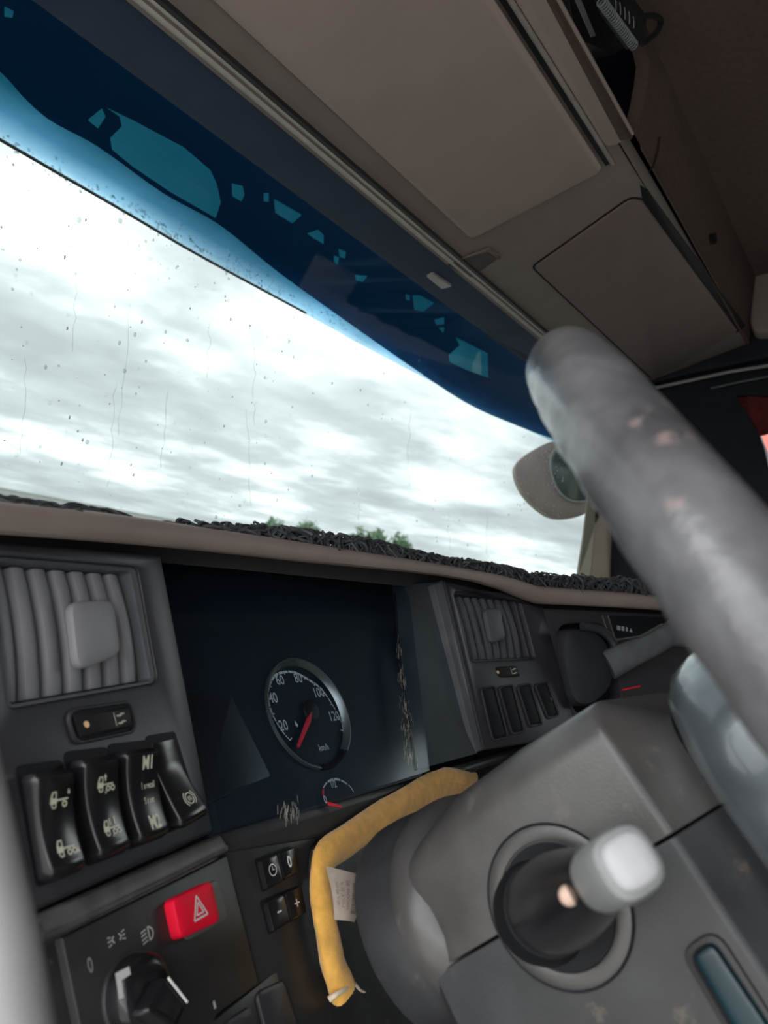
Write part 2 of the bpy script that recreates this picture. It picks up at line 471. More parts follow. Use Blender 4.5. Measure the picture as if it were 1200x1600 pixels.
for i in range(nseg):
    a, b = 4 * i, 4 * i + 4
    Fc += [(a, a + 1, b + 1, b), (a + 2, b + 2, b + 3, a + 3), (a + 1, a + 3, b + 3, b + 1), (a, b, b + 2, a + 2)]
tag(mesh('curtain', V, Fc, MAROON, None, 60), 'dark maroon curtain across the top of the far side window', 'curtain')
# red lorry body standing beside the cab, seen through the far window
LORRY = mat('lorry_red_paint', (.55, .15, .12), .5, .4, .06, 2)  # one red for the whole lorry body
lr = thing('red_lorry', 'red box lorry standing outside the far side window', 'lorry', (10.5, 1.55, -2.5))
box('cargo_box', (8.0, .30, -1.4), (13.5, 2.8, 2.6), LORRY, lr)
box('chassis', (8.2, .8, -1.8), (13.3, 2.3, -1.4), BLACKC, lr)
for xx in (9.2, 10.4, 12.6):
    for ya in (.34, 2.46):
        V, Fc = tube_data([(xx, ya, -2.0), (xx, ya + .3, -2.0)], .5, 24); mesh('wheel', V, Fc, BLACKC, lr)
# curtain rail / door header
rl = thing('curtain_rail', 'thin curtain rail with pale edge under the dark far door header', 'rail', WR.px(1110, 590, .02))
tube('track', [WR.px(1024, 606, .02), WR.px(1080, 594, .02), WR.px(1140, 581, .02), WR.px(1215, 569, .02)], .0045, GREY, rl)
tube('lower_track', [WR.px(1110, 607, .012), WR.px(1160, 596, .012), WR.px(1215, 586, .012)], .003, mat('dull_track', (.10, .10, .11), .5), rl)
hd = prism('trim_3', WR, [WR.uv(*q) for q in ((1020, 604), (1080, 590), (1215, 562), (1215, 510), (1150, 518), (1060, 566))], 0, .03, BLACKC, None, .006)
struct(hd, 'black header trim over the far door')
# far A pillar in beige plastic
pv = []
for yy_, xl, xr_ in ((1000, 888, 950), (935, 893, 951), (898, 897, 951), (840, 906, 952), (800, 911, 953), (760, 916, 955), (700, 925, 958), (640, 934, 962), (560, 946, 970)):
    a = Fr((1.95, 0, 0), uvn=((0, -1, 0), (0, 0, 1), (-1, 0, 0))).px(xl, yy_)
    b = Fr((1.95, 0, 0), uvn=((0, -1, 0), (0, 0, 1), (-1, 0, 0))).px(xr_, yy_)
    w_ = a.y - b.y; z = (a.z + b.z) / 2
    pv.append([Vector((1.955, b.y, z)), Vector((1.944, b.y + w_ * .12, z)), Vector((1.938, b.y + w_ * .42, z)), Vector((1.934, b.y + w_ * .46, z)), Vector((1.939, b.y + w_ * .50, z)),
               Vector((1.945, b.y + w_ * .85, z)), Vector((1.965, a.y, z)), Vector((2.02, a.y + .01, z)), Vector((2.02, b.y, z))])
pl_ = loft('trim_1', pv, PILLAR, None, True, True, 40); struct(pl_, 'beige plastic A pillar trim at the far end of the windscreen')

# ---- windscreen
def ws(x, z):
    k_ = abs((x - .78) / 1.2)
    return Vector((x, 1.0 - .235 * k_ ** 4 - (z + .08) * .215, z))
GLASS = tint_mat('windscreen_glass', [(0, (.422, .452, .450))], gloss=.0025)
V, Fc = [], []; nx, nz_ = 48, 10
for s_ in (0, .005):
    for i in range(nx + 1):
        for j in range(nz_ + 1):
            p = ws(-.36 + 2.34 * i / nx, -.10 + .70 * j / nz_); V.append(p + Vector((0, s_, 0)))
M1 = (nx + 1) * (nz_ + 1)
for i in range(nx):
    for j in range(nz_):
        a = i * (nz_ + 1) + j; b = a + nz_ + 1
        Fc.append((a, b, b + 1, a + 1)); Fc.append((M1 + a, M1 + a + 1, M1 + b + 1, M1 + b))
win = struct(mesh('window_1', V, Fc, GLASS, None, 80), 'wide windscreen speckled with rain')
def ws_px(x, y):
    d = ray(x, y); t = 1.0
    for _ in range(30):
        p = d * t; t *= 1 + (ws(p.x, p.z).y - p.y) / max(.2, d.y) * .8 / max(t, .3)
    return d * t
WATER = tint_mat('rain_water', [(0, (.93, .95, .95))], gloss=.08, rough=.05)
WATERD = tint_mat('rain_water_edge', [(0, (.62, .66, .67))], gloss=.06, rough=.05)
acc, accd, accw = Acc(), Acc(), Acc()
rnd = random.Random(3)
def drop(A, c, r, st=1.0):
    c = Vector(c); V = []; Fc = []
    for k, (rr, h) in enumerate(((1, 0), (.8, .35), (.4, .55))):
        for j in range(8):
            t = j * math.pi / 4; V.append(c + Vector((math.cos(t) * r * rr, -h * r, math.sin(t) * r * rr * st)))
    for k in range(2):
        for j in range(8): Fc.append((k * 8 + j, k * 8 + (j + 1) % 8, (k + 1) * 8 + (j + 1) % 8, (k + 1) * 8 + j))
    Fc.append(tuple(range(16, 24))); A.add(V, Fc)
for i in range(420):
    x_, y_ = rnd.uniform(0, 905), rnd.uniform(190, 900)
    if y_ < 215 + .55 * x_ - 30 or y_ > 770 + .15 * x_: continue
    drop(acc if rnd.random() < .6 else accd, ws_px(x_, y_) - Vector((0, .001, 0)), rnd.choice((.0012, .0016, .002, .0028)) * rnd.uniform(.7, 1.2), rnd.uniform(.8, 1.5))
for i in range(260):
    f_ = rnd.random() ** .8; x_ = f_ * 560; y_ = 218 + .54 * x_ + rnd.gauss(0, 9)
    drop(accd, ws_px(x_, y_) - Vector((0, .001, 0)), rnd.uniform(.001, .0024), 1)
for x_, y_, dx, ln in ((205, 470, -22, 210), (180, 600, -12, 160), (385, 640, 4, 150), (328, 500, -6, 90), (120, 430, -8, 120), (398, 545, -3, 120), (560, 760, 2, 70), (700, 800, 2, 60), (40, 560, -8, 150), (262, 610, -10, 120), (640, 640, -3, 120), (760, 800, 0, 70)):
    P = [ws_px(x_ + dx * k / 9 + rnd.uniform(-3, 3), y_ + ln * k / 9) - Vector((0, .0012, 0)) for k in range(10)]
    V, Fc = tube_data(P, [rnd.uniform(.0003, .0008) for _ in P], 5); acc.add(V, Fc)
for i in range(90):
    x_, y_ = rnd.uniform(806, 880), rnd.uniform(692, 808)
    drop(accw, ws_px(x_, y_) - Vector((0, .001, 0)), rnd.uniform(.0008, .0022), rnd.uniform(.8, 1.4))
for i in range(70):
    x_ = rnd.uniform(0, 860); y_ = rnd.uniform(230 + .55 * x_, 780 + .12 * x_)
    drop(accw, ws_px(x_, y_) - Vector((0, .001, 0)), rnd.uniform(.0007, .0016), rnd.uniform(.8, 2.2))
d3 = accw.build('raindrops', mat('whitened_rain_beads', (.80, .84, .84), .2, .6, .2, 50), win); d3['kind'] = 'stuff'; d3['label'] = 'rain beads whitened for their glint on the windscreen'  # white in the bead colour stands in for caught light
d1 = acc.build('raindrops', WATER, win); d1['kind'] = 'stuff'; d1['label'] = 'pale rain drops and runs on the windscreen'
d2 = accd.build('raindrops', WATERD, win); d2['kind'] = 'stuff'; d2['label'] = 'dark edged rain drops on the windscreen'

# ---- outside sun visor: graded blue acrylic with a dark film that has openings cut in it
def vis_y(x): return 1.055 + .05 * (1 - ((x - 1.05) / 1.1) ** 2)
VIS = tint_mat('blue_visor_acrylic', [(0, (.55, .78, .92)), (.035, (.26, .50, .70)), (.10, (.07, .24, .40)), (.20, (.010, .10, .15)), (1, (.004, .06, .10))], gloss=.06, body=(.03, .12, .22), bodyw=.05)
edge_px = [(-60, 182), (0, 216), (100, 274), (200, 332), (300, 391), (400, 446), (500, 500), (600, 555), (700, 607), (780, 648), (850, 682), (930, 716)]
def vis_px(x, y):
    d = ray(x, y); t = 1.3
    for _ in range(25):
        p = d * t; t *= 1 + (vis_y(p.x) - (p.z - .46) * .16 - p.y) / max(.3, d.y) * .7 / max(t, .5)
    return d * t
bot = spline([vis_px(*p) for p in edge_px], 5)
vis = thing('sun_visor', 'translucent blue sun visor mounted outside above the windscreen', 'sun visor', bot[len(bot) // 2])
V, Fc = [], []
rows = [(0, .010), (.004, .003), (.012, 0), (.05, 0), (.12, 0), (.22, 0), (.34, 0)]
n_ = len(bot)
for s_ in (0, .004):
    for dz, fl in rows:
        for p in bot: V.append(Vector((p.x, p.y - dz * .16 + fl + s_, p.z + dz)))
R_ = len(rows)
for s_ in range(2):
    o_ = s_ * R_ * n_
    for r in range(R_ - 1):
        for i in range(n_ - 1):
            f_ = (o_ + r * n_ + i, o_ + r * n_ + i + 1, o_ + (r + 1) * n_ + i + 1, o_ + (r + 1) * n_ + i)
            Fc.append(f_ if s_ == 0 else tuple(reversed(f_)))
mesh('blade', V, Fc[: (R_ - 1) * (n_ - 1)], VIS, vis, 60)
tube('edge_strip', [p + Vector((0, .004, 0)) for p in bot if p.x < 1.10], .0024, mat('grimy_edge_rubber', (.26, .27, .28), .6), vis, 8)
acc = Acc()
for i in range(230):
    x_ = rnd.uniform(620, 850); y_ = 682 - (850 - x_) * .535 - abs(rnd.gauss(6, 12)) - 2
    drop(acc, vis_px(x_, y_) - Vector((0, .002, 0)), rnd.uniform(.0018, .004), 1)
AQUA = mat('aqua_rain_beads', (.10, .55, .60), .15, .6, .3, 30)
ab = acc.build('raindrops', AQUA, vis); ab['kind'] = 'stuff'; ab['label'] = 'aqua rain beads along the visor edge'
# the film, with its cut-outs, just behind the blade
film_bot = [(-70, 60), (0, 122), (30, 155), (70, 190), (130, 222), (170, 248), (250, 305), (335, 352), (420, 420), (500, 478), (560, 520), (620, 562), (720, 628), (800, 664), (860, 686)]
film_top = [(960, 600), (840, 540), (770, 490), (479, 270), (137, 0), (60, -80), (-70, -130)]
cuts = [
    [(158, 170), (180, 185), (183, 200), (165, 218), (168, 236), (200, 262), (260, 302), (330, 342), (338, 318), (332, 290), (322, 268), (280, 232), (200, 190)],
    [(130, 190), (152, 172), (158, 185), (146, 203)],
    [(355, 288), (372, 292), (375, 306), (370, 316), (356, 308)],
    [(405, 303), (413, 303), (413, 317), (405, 316)],
    [(421, 312), (465, 337), (450, 350), (423, 334)],
    [(473, 366), (490, 360), (499, 368), (499, 382), (484, 374)],
    [(515, 400), (523, 403), (521, 415), (515, 410)], [(522, 390), (534, 394), (532, 405), (524, 402)],
    [(548, 430), (568, 432), (560, 441), (550, 439)],
    [(627, 460), (634, 462), (634, 470), (628, 469)],
    [(638, 462), (650, 462), (672, 474), (655, 487), (641, 484)],
    [(672, 500), (688, 496), (688, 507), (676, 508)], [(679, 512), (689, 512), (686, 520)],
    [(695, 555), (712, 540), (706, 527), (756, 552), (757, 590), (722, 578), (697, 566)],
    [(0, 14), (15, 22), (12, 32), (0, 30)],
]
FV = Fr((0, vis_y(.9) - .02, .46), uvn=((1, 0, 0), (0, -.158, .987), (0, -.987, -.158)))
def fl3(x, y): p = vis_px(x, y); return p + Vector((0, -.012, 0))
film_bot = [(p.x, p.y) for p in spline([Vector((x_, y_, 0)) for x_, y_ in film_bot], 4)]
loops = [film_bot + film_top] + cuts
def dens(lp, st=30):
    out = []
    for i in range(len(lp)):
        a, b = Vector(lp[i]), Vector(lp[(i + 1) % len(lp)]); k_ = max(1, int((b - a).length / st))
        out += [tuple(a.lerp(b, j / k_)) for j in range(k_)]
    return out
loops = [dens(lp) for lp in loops]
flat = [p for lp in loops for p in lp]
tri = tessellate_polygon([[Vector((x, y, 0)) for x, y in lp] for lp in loops])
V = [fl3(*p) for p in flat]; nfl = len(V)
Fc = []
for t in tri:
    a, b, c = t
    Fc.append((a, b, c) if (V[b] - V[a]).cross(V[c] - V[a]).y < 0 else (a, c, b))
FILM = tint_mat('navy_visor_film', [(0, (.03, .12, .25))], gloss=.012, rough=.2, body=(.014, .052, .115), bodyw=.55)
mesh('film', V, Fc, FILM, vis, 60)

# ---- header: slate trim strip, twin rail, over the windscreen
hv = []
for x_, in [(-.36,), (.2,), (.8,), (1.4,), (1.97,)]:
    k_ = .03 * max(0, (x_ - 1.2)) ** 2
    hv.append([Vector((x_, .765 - k_, .552)), Vector((x_, .80 - k_, .546)), Vector((x_, .845 - k_, .531)), Vector((x_, .862 - k_, .534)), Vector((x_, .88 - k_, .56)), Vector((x_, .86 - k_, .60)), Vector((x_, .76 - k_, .62))])
struct(loft('trim_2', hv, SLATE, None, True, True, 40), 'dark slate header trim along the top of the windscreen')

# ---- overhead console
oc = thing('overhead_console', 'taupe overhead storage console above the windscreen', 'overhead console', OH.w(-.8, 0, 0))
def ohp(pts): return [OH.uv(*p) for p in pts]
def oxy(x, y): return (-x, (y - .70) / .919)     # plan position on the sloping underside
und = [oxy(XL, .765), oxy(XR, .765), oxy(XR, .431), oxy(XL, .431)]
prism('underside', OH, und, -.006, 0, TAUPE, oc, .0005)
# large hatch, right edge rounded, runs out of view on the left
big = ccw([oxy(-.28, .70), OH.uv(735, 371), OH.uv(944, 262), oxy(-.28, .476)])
prism('hatch', OH, rounded(big, .018), -.004, .0075, TAUPE2, oc, .006)['label'] = 'large pale taupe locker lid'
# slit and pale lip behind the big hatch
a_, b_ = OH.px(800, 0), OH.px(944, 256)
y_s = (a_.y + b_.y) / 2; xr_s = b_.x
prism('slit', OH, [oxy(-.3, y_s + .004), oxy(xr_s - .004, y_s + .004), oxy(xr_s - .004, y_s - .0025), oxy(-.3, y_s - .0025)], 0, .0085, DARK, oc, .0005)
tube('lip', [OH.w(*oxy(-.3, y_s - .0055), .007), OH.w(*oxy(xr_s, y_s - .0055), .007)], .0036, mat('pale_lip', (.34, .31, .29), .5), oc, 10)
prism('ledge', OH, rounded([oxy(-.3, y_s - .008), oxy(1.012, y_s - .008), oxy(1.012, .426), oxy(-.3, .426)], [.001, .02, .003, .001]), 0, .005, TAUPE2, oc, .003)
# second hatch towards the far door, in a dark gap
h2 = ohp([(833, 416), (985, 309), (1003, 312), (1152, 515), (1020, 592)])
h2r = rounded(h2, [.012, .012, .012, .02, .014])
prism('gap', OH, inset(ccw(h2r), -.004), 0, .001, DARK, oc, 0)
prism('hatch', OH, h2r, -.004, .005, TAUPE3, oc, .003)['label'] = 'brown locker lid near the far door'
prism('painted_shade_strip', OH, ohp([(1000, 289), (1012, 296), (1165, 508), (1150, 520), (1004, 314)]), 0, .002, DARK, oc, .001)  # dark strip laid on to paint the shade of the ledge recess
# pull recess with a pale plate under the rail
prism('pull_recess', OH, rounded(ohp([(697, 414), (762, 388), (780, 402), (736, 433)]), [.004, .012, .012, .004]), 0, .0018, mat('dark_taupe_recess', (.095, .082, .074), .55), oc, .001)
prism('pull_frame', OH, rounded(ohp([(700, 409), (764, 386), (780, 397), (781, 405), (762, 391)]), .002), .0015, .004, TAUPE3, oc, .001)
# shelf fascia right of the pocket and the pocket itself
FYV = Fr((0, .428, .70), uvn=((1, 0, 0), (0, 0, 1), (0, -1, 0)))
pk = [FYV.uv(*q) for q in ((985, 217), (996, 196), (1004, 165), (1011, 128), (1014, 100), (1010, 80), (1000, 52), (985, 20), (960, -20))]
pocket = [(-.28, -.0122)] + pk + [(pk[-1][0] - .05, .135), (-.28, .135)]
prism('shelf_fascia', FYV, [(XL, -.0135), (XR, -.0135), (XR, .15), (XL, .15)], -.02, 0, HEADL, oc, .002, holes=[pocket])
pb = Acc()
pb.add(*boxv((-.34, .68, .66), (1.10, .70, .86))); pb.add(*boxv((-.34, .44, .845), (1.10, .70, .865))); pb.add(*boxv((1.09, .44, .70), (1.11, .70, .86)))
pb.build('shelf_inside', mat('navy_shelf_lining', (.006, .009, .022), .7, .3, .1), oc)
tube('pocket_rim', [FYV.w(*p, .001) for p in pk], .0012, HEADL, oc, 6)
tube('nose', [(1.05, .431, .688), (1.96, .431, .688)], .005, HEADL, oc, 12)
tube('seam', [FYV.px(1031, 214, .002), FYV.px(1028, 235, .002), FYV.px(1021, 258, .002), FYV.px(1014, 270, .002)], .0016, mat('seam_brown', (.02, .016, .015), .8), oc, 6)  # dark line marks a groove in the fascia
prism('socket', FYV, rounded([FYV.uv(*q) for q in ((1106, 366), (1118, 364), (1120, 380), (1109, 383))], .006), 0, .002, DARK, oc, .0005)

# twin rail of the roller blind, with a pale catch
rb = thing('blind_rail', 'twin pale metal rails of the roller blind above the windscreen', 'rail', (.8, .76, .55))
def hitYZ(px_, py_, y_):
    d = ray(px_, py_); return d * (y_ / d.y)
for dy, rr in ((0, .0038), (-.011, .0034)):
    tube('rail', [(-.34, .757 + dy, .5465 + abs(dy) * .35), (1.0, .757 + dy, .5465 + abs(dy) * .35), (1.90, .752 + dy, .548 + abs(dy) * .35)], rr, RAIL, rb, 10)
box('rail_channel', (-.34, .735, .549), (1.92, .766, .562), mat('rail_channel_black', (.02, .022, .026), .5), rb)
FH = Fr((0, .785, .548), uvn=((-1, 0, 0), (0, .98, -.2), (0, -.2, -.98)))
prism('catch', FH, rounded([FH.uv(*q) for q in ((666, 428), (676, 424), (706, 444), (690, 448))], .004), 0, .006, mat('silver_catch', (.45, .44, .42), .35, .5, .05, metal=.3), rb, .002, dome=.002)
# radio with a coiled microphone lead on the shelf
rd = thing('radio', 'black two-way radio with pale stripe on the overhead shelf', 'radio', (.95, .50, .70))
FRD = Fr((.9, .452, .76), uvn=((1, 0, 0), (0, 0, 1), (0, -1, 0)))
prism('body', FRD, rounded([FRD.uv(*q) for q in ((880, -60), (900, 60), (960, 85), (1000, 60), (985, -60))], .006), -.08, 0, mat('radio_black', (.012, .014, .022), .4), rd, .002)
prism('stripe', FRD, [FRD.uv(*q) for q in ((898, 0), (905, -4), (930, 56), (923, 58))], 0, .001, mat('radio_stripe', (.35, .36, .42), .5), rd, 0)
fm_ = lambda x_, y_: FRD.w(FRD.uv(960, 58)[0] + x_, FRD.uv(960, 58)[1] + y_, .0006)
decal('lettering', xf2(text2('MIC', .007), 1, 1, 0, .004) + xf2(text2('12V 4W', .0045), 1, 1, 0, -.004), fm_, mat('radio_print', (.25, .25, .28), .6), rd)
mc = thing('microphone', 'black radio microphone with ribbed coiled lead hanging by the shelf', 'microphone', FYV.px(985, 40, .03))
FM = Fr((.93, .40, .76), uvn=((1, 0, 0), (0, 0, 1), (0, -1, 0)))
MICM = mat('microphone_black', (.016, .022, .026), .45, .5, .2)
prism('body', FM, rounded([FM.uv(*q) for q in ((935, -30), (958, -40), (990, 5), (1005, 25), (1004, 70), (992, 74), (975, 50), (950, 15))], .006), -.012, .006, MICM, mc, .004)
tube('hanging_loop', spline([FM.px(*q) for q in ((1000, 27), (1018, 24), (1031, 30), (1031, 42), (1022, 55), (1004, 68))], 6), .0042, MICM, mc, 10)
hx = Acc()
A_, B_ = FM.px(938, 0, .012), FM.px(991, 72, .012)
dirv = (B_ - A_).normalized(); o1 = dirv.orthogonal().normalized(); o2 = dirv.cross(o1)
P = []
for k in range(22 * 10):
    t = k / (22 * 10); a2 = k / 10 * 2 * math.pi
    P.append(A_.lerp(B_, t) + o1 * math.cos(a2) * .0055 + o2 * math.sin(a2) * .0055)
tube('coiled_lead', P, .0011, mat('coil_grey', (.22, .24, .25), .4), mc, 6)
rib = Acc()
for k in range(5):
    c = FM.px(962 + 7 * k, 6 + 7 * k, .0075)
    V, Fc = tube_data([c + Vector((-.004, 0, .005)), c + Vector((.001, 0, .001)), c + Vector((.004, 0, -.006))], .0007, 5); rib.add(V, Fc)
rib.build('grille_ribs', MATS['coil_grey'], mc)
# pale moulded corner by the far roof edge
tag(prism('roof_corner_cover', Fr((1.90, 0, 0), uvn=((0, -1, 0), (0, 0, 1), (-1, 0, 0))),
     rounded([Fr((1.90, 0, 0), uvn=((0, -1, 0), (0, 0, 1), (-1, 0, 0))).uv(*q) for q in ((1178, 425), (1192, 414), (1240, 410), (1240, 520), (1176, 521), (1170, 500))], .02), -.05, 0, TAUPE, None, .012),
    'taupe moulded corner cover at the far roof edge', 'trim cover')

# ------------------------------------------------------------------ dashboard
db = thing('dashboard', 'black wraparound dashboard with a taupe padded lip', 'dashboard', FC.w(0, -.1, 0))
# lip: plan line 2 cm ahead of the fascias, heights read along it
dl = FL.px(255, 872); dr0 = FR_.px(690, 908); dr1 = FR_.px(850, 950)
off = Vector((0, -.022, 0))
plan = [dl - FL.u * .62 + off, dl - FL.u * .02 + off, dl + Vector((.06, .006, 0)) + off, dr0 + off, dr1 + off, dr1 + FRR.u * 1.22 + off]
def lip_pt(x, y):
    d = ray(x, y)
    best = None
    for i in range(len(plan) - 1):
        a, b = plan[i], plan[i + 1]; ex, ey = b.x - a.x, b.y - a.y
        det = d.x * (-ey) + ex * d.y
        if abs(det) < 1e-9: continue
        t = (a.x * (-ey) + ex * a.y) / det
        s_ = (d.x * a.y - d.y * a.x) / det
        s_ = -s_ if False else (((d.x * t - a.x) * ex + (d.y * t - a.y) * ey) / (ex * ex + ey * ey))
        if t > 0 and -1e-6 <= s_ <= 1.000001: best = d * t; break
    return best
lipx = [-40, 0, 60, 130, 200, 260, 330, 400, 480, 560, 640, 700, 750, 790, 815, 835, 850, 870, 920, 980, 1040, 1100, 1180, 1260, 1340, 1420, 1480]
def ytop(x): return float(np.interp(x, [-40, 0, 210, 480, 700, 790, 820, 850, 900, 1000, 1060, 1200, 1500], [780, 785, 808, 848, 883, 899, 907, 917, 921, 928, 934, 948, 982]))
def ybot(x): return float(np.interp(x, [-40, 0, 150, 297, 500, 685, 760, 800, 825, 850, 900, 1000, 1060, 1200, 1500], [836, 839, 849, 861, 883, 900, 913, 926, 938, 946, 948, 953, 957, 970, 1006]))
rings = []; lipline = []
for i, x_ in enumerate(lipx):
    a, b = lip_pt(x_, ytop(x_)), lip_pt(x_, ybot(x_))
    if a is None or b is None: continue
    zt, zb = a.z, b.z
    lipline.append((x_, a, zt, zb))
tl = []
for i, (x_, a, zt, zb) in enumerate(lipline):
    p, q = lipline[max(0, i - 1)][1], lipline[min(len(lipline) - 1, i + 1)][1]
    d = Vector((q.x - p.x, q.y - p.y, 0)).normalized(); nn = Vector((-d.y, d.x, 0))     # forward
    hgt = zt - zb
    pr = [(.05, zb + .006), (.010, zb), (.004, zb + .001), (.001, zb + hgt * .18), (0, zb + hgt * .5), (.0015, zb + hgt * .78), (.005, zt - hgt * .07), (.012, zt - .0005), (.022, zt - .0005), (.034, zt - .006), (.05, zt - .010)]
    rings.append([Vector((a.x, a.y, 0)) + nn * dd + Vector((0, 0, z)) for dd, z in pr])
    tl.append((x_, a, nn, zt))
loft('lip', rings, PAD, db, True, True, 45)['label'] = 'taupe padded lip'
# top deck from lip to windscreen base
V, Fc = [], []
for x_, a, nn, zt in tl:
    p = a + nn * .05; z = zt - .012
    V += [Vector((p.x, p.y, z)), Vector((p.x + .02, max(p.y + .02, ws(min(p.x, 1.95), -.05).y - .01), -.05)), Vector((p.x, p.y, z - .02)), Vector((p.x + .02, max(p.y + .02, ws(min(p.x, 1.95), -.05).y - .01), -.08))]
for i in range(len(tl) - 1):
    a, b = 4 * i, 4 * i + 4; Fc += [(a, b, b + 1, a + 1), (a + 2, a + 3, b + 3, b + 2), (a + 1, b + 1, b + 3, a + 3), (a, a + 2, b + 2, b)]
mesh('top_deck', V, Fc, mat('dark_deck_vinyl', (.035, .035, .036), .7), db, 50)
# under-lip soffit closing the hood over the instruments
V, Fc = [], []
for x_, a, nn, zt in tl:
    zb = [l for l in lipline if l[0] == x_][0][3]
    V += [Vector((a.x, a.y, 0)) + nn * .012 + Vector((0, 0, zb + .001)), Vector((a.x, max(a.y + .03, .56), zb + .004)), Vector((a.x, a.y, 0)) + nn * .012 + Vector((0, 0, zb + .006)), Vector((a.x, max(a.y + .03, .56), zb + .010))]
for i in range(len(tl) - 1):
    a, b = 4 * i, 4 * i + 4; Fc += [(a, a + 1, b + 1, b), (a + 2, b + 2, b + 3, a + 3), (a + 1, a + 3, b + 3, b + 1)]
mesh('hood_soffit', V, Fc, DARK, db, 50)

# ---- left fascia
ventL = [(-8, 876), (206, 893), (238, 1062), (16, 1100)]
def quad_uv(fr, c): return [fr.uv(*p) for p in c]
vhole = rounded(quad_uv(FL, [(-14, 868), (216, 886), (248, 1066), (14, 1108)]), .006)
prism('left_fascia', FL, rounded(quad_uv(FL, [(-70, 842), (252, 866), (334, 1301), (44, 1430), (-40, 1200)]), [.002, .003, .004, .003, .003]), -.035, 0, FASCIA, db, .0022, holes=[vhole])
# worn ledge under it and the light-switch panel
prism('ledge', FLL, rounded(quad_uv(FLL, [(36, 1438), (337, 1306), (352, 1332), (100, 1458), (48, 1478)]), .002), -.03, .006, EDGE, db, .004)
prism('switch_panel', FLL, quad_uv(FLL, [(94, 1466), (352, 1337), (402, 1538), (336, 1586), (300, 1690), (140, 1690)]), -.02, .0015, FASCIA2, db, .0012)
prism('lower_left_fascia', FLL, quad_uv(FLL, [(-40, 1440), (48, 1462), (360, 1320), (420, 1560), (350, 1700), (-60, 1700)]), -.05, -.004, FASCIA2, db, .001)
prism('blank_panel', FLL, quad_uv(FLL, [(300, 1620), (440, 1508), (475, 1605), (490, 1680), (300, 1690)]), -.004, .002, FASCIA2, db, .0015)
for c in ([(392, 1552), (436, 1532), (470, 1640), (420, 1660)], [(340, 1600), (385, 1572), (410, 1660), (360, 1680)]):
    prism('blank', FLL, rounded(quad_uv(FLL, c), .006), .002, .0045, FASCIA, db, .002)
# ---- centre: instrument hood floor ledge, panel below with the column opening
ledge = [(330, 1304), (500, 1255), (700, 1199), (800, 1168), (850, 1150), (850, 1172), (800, 1186), (735, 1208), (690, 1206), (600, 1250), (500, 1310), (352, 1334)]
prism('instrument_ledge', FLC, quad_uv(FLC, ledge), -.05, .004, FASCIA2, db, .004)
cpan = [(344, 1318), (500, 1300), (492, 1316), (483, 1330), (482, 1360), (488, 1420), (500, 1490), (514, 1562), (522, 1640), (524, 1700), (430, 1700), (398, 1530), (352, 1338)]
prism('centre_panel', FLC, quad_uv(FLC, cpan), -.03, .001, FASCIA2, db, .0018)
# void behind the column, dark
prism('column_void', FLC, quad_uv(FLC, [(460, 1290), (860, 1150), (900, 1700), (480, 1720)]), -.055, -.040, COLUMN2, db, 0)
# ---- right fascia
vholeR = rounded(quad_uv(FR_, [(705, 925), (808, 933), (834, 1030), (731, 1034)]), .006)
prism('right_fascia', FR_, rounded(quad_uv(FR_, [(690, 907), (846, 948), (900, 1150), (753, 1173)]), .003), -.05, .004, FASCIA, db, .003, holes=[vholeR])
prism('right_fascia_edge', FR_, quad_uv(FR_, [(676, 914), (690, 906), (754, 1172), (742, 1176)]), -.04, .002, mat('painted_sheen_plastic', (.10, .11, .12), .35), db, .002)  # paler colour painted in for the highlight along the bevel
# side wall of the instrument recess
W0, W1 = FC.px(612, 915), FC.px(650, 1203)
e0, e1 = FR_.px(680, 910, .001), FR_.px(746, 1177, .001)
cn = Vector((.01, .01, 0))
mesh('recess_wall', [W0, W1, e1, e0, W0 + cn, W1 + cn, e1 + cn, e0 + cn], [(0, 1, 2, 3), (7, 6, 5, 4), (0, 3, 7, 4), (1, 5, 6, 2)], mat('recess_wall_plastic', (.052, .064, .075), .45, .5, .1), db, 20)
# ---- far right wing
prism('right_wing', FRR, rounded(quad_uv(FRR, [(848, 950), (1250, 970), (1300, 1220), (890, 1160)]), .003), -.03, 0, FASCIA, db, .002,
      holes=[rounded(quad_uv(FRR, [(868, 976), (945, 972), (975, 1100), (898, 1120)]), .02)])
prism('brake_recess', FRR, quad_uv(FRR, [(860, 966), (960, 966), (990, 1130), (880, 1130)]), -.04, -.022, DARK, db, 0)
prism('tray', FRR, quad_uv(FRR, [(950, 962), (1110, 966), (1110, 1000), (958, 996)]), 0, .001, DARK, db, 0)
prism('wing_light_block', FRR, quad_uv(FRR, [(800, 905), (1330, 925), (1330, 1040), (840, 1010)]), -.075, -.06, DARK, db, 0)  # dark block added behind the wing to close a light leak
tube('tray_edge', [FRR.px(941, 962, .001), FRR.px(953, 1000, .001)], .0012, EDGE, db, 6)
tube('tray_edge', [FRR.px(950, 962, .001), FRR.px(961, 1000, .001)], .0012, EDGE, db, 6)
wm = lambda x_, y_: FRR.w(FRR.uv(975, 983)[0] + x_, FRR.uv(975, 983)[1] + y_, .0016)
decal('pictogram', [[(-.014, -.003), (-.008, -.003), (-.008, .003), (-.014, .003)], [(-.006, -.003), (-.001, -.003), (-.001, .003), (-.006, .003)], [(.002, -.003), (.005, -.003), (.005, .003), (.002, .003)], [(.008, -.003), (.014, -.003), (.011, .003)]], wm, mat('dim_print', (.35, .36, .38), .6), db)
tube('red_mark', [FRR.px(972, 1078, .002), FRR.px(1000, 1072, .002)], .0012, REDN, db, 6)
box('light_block', (-.34, .60, -.60), (1.95, .62, -.045), DARK, db)  # unseen panel added behind the dash to stop light leaking through
# lower knee panel that closes the dash to the floor
box('knee_panel', (-.34, .42, ZF), (1.95, .46, -.36), BLACKC, db)

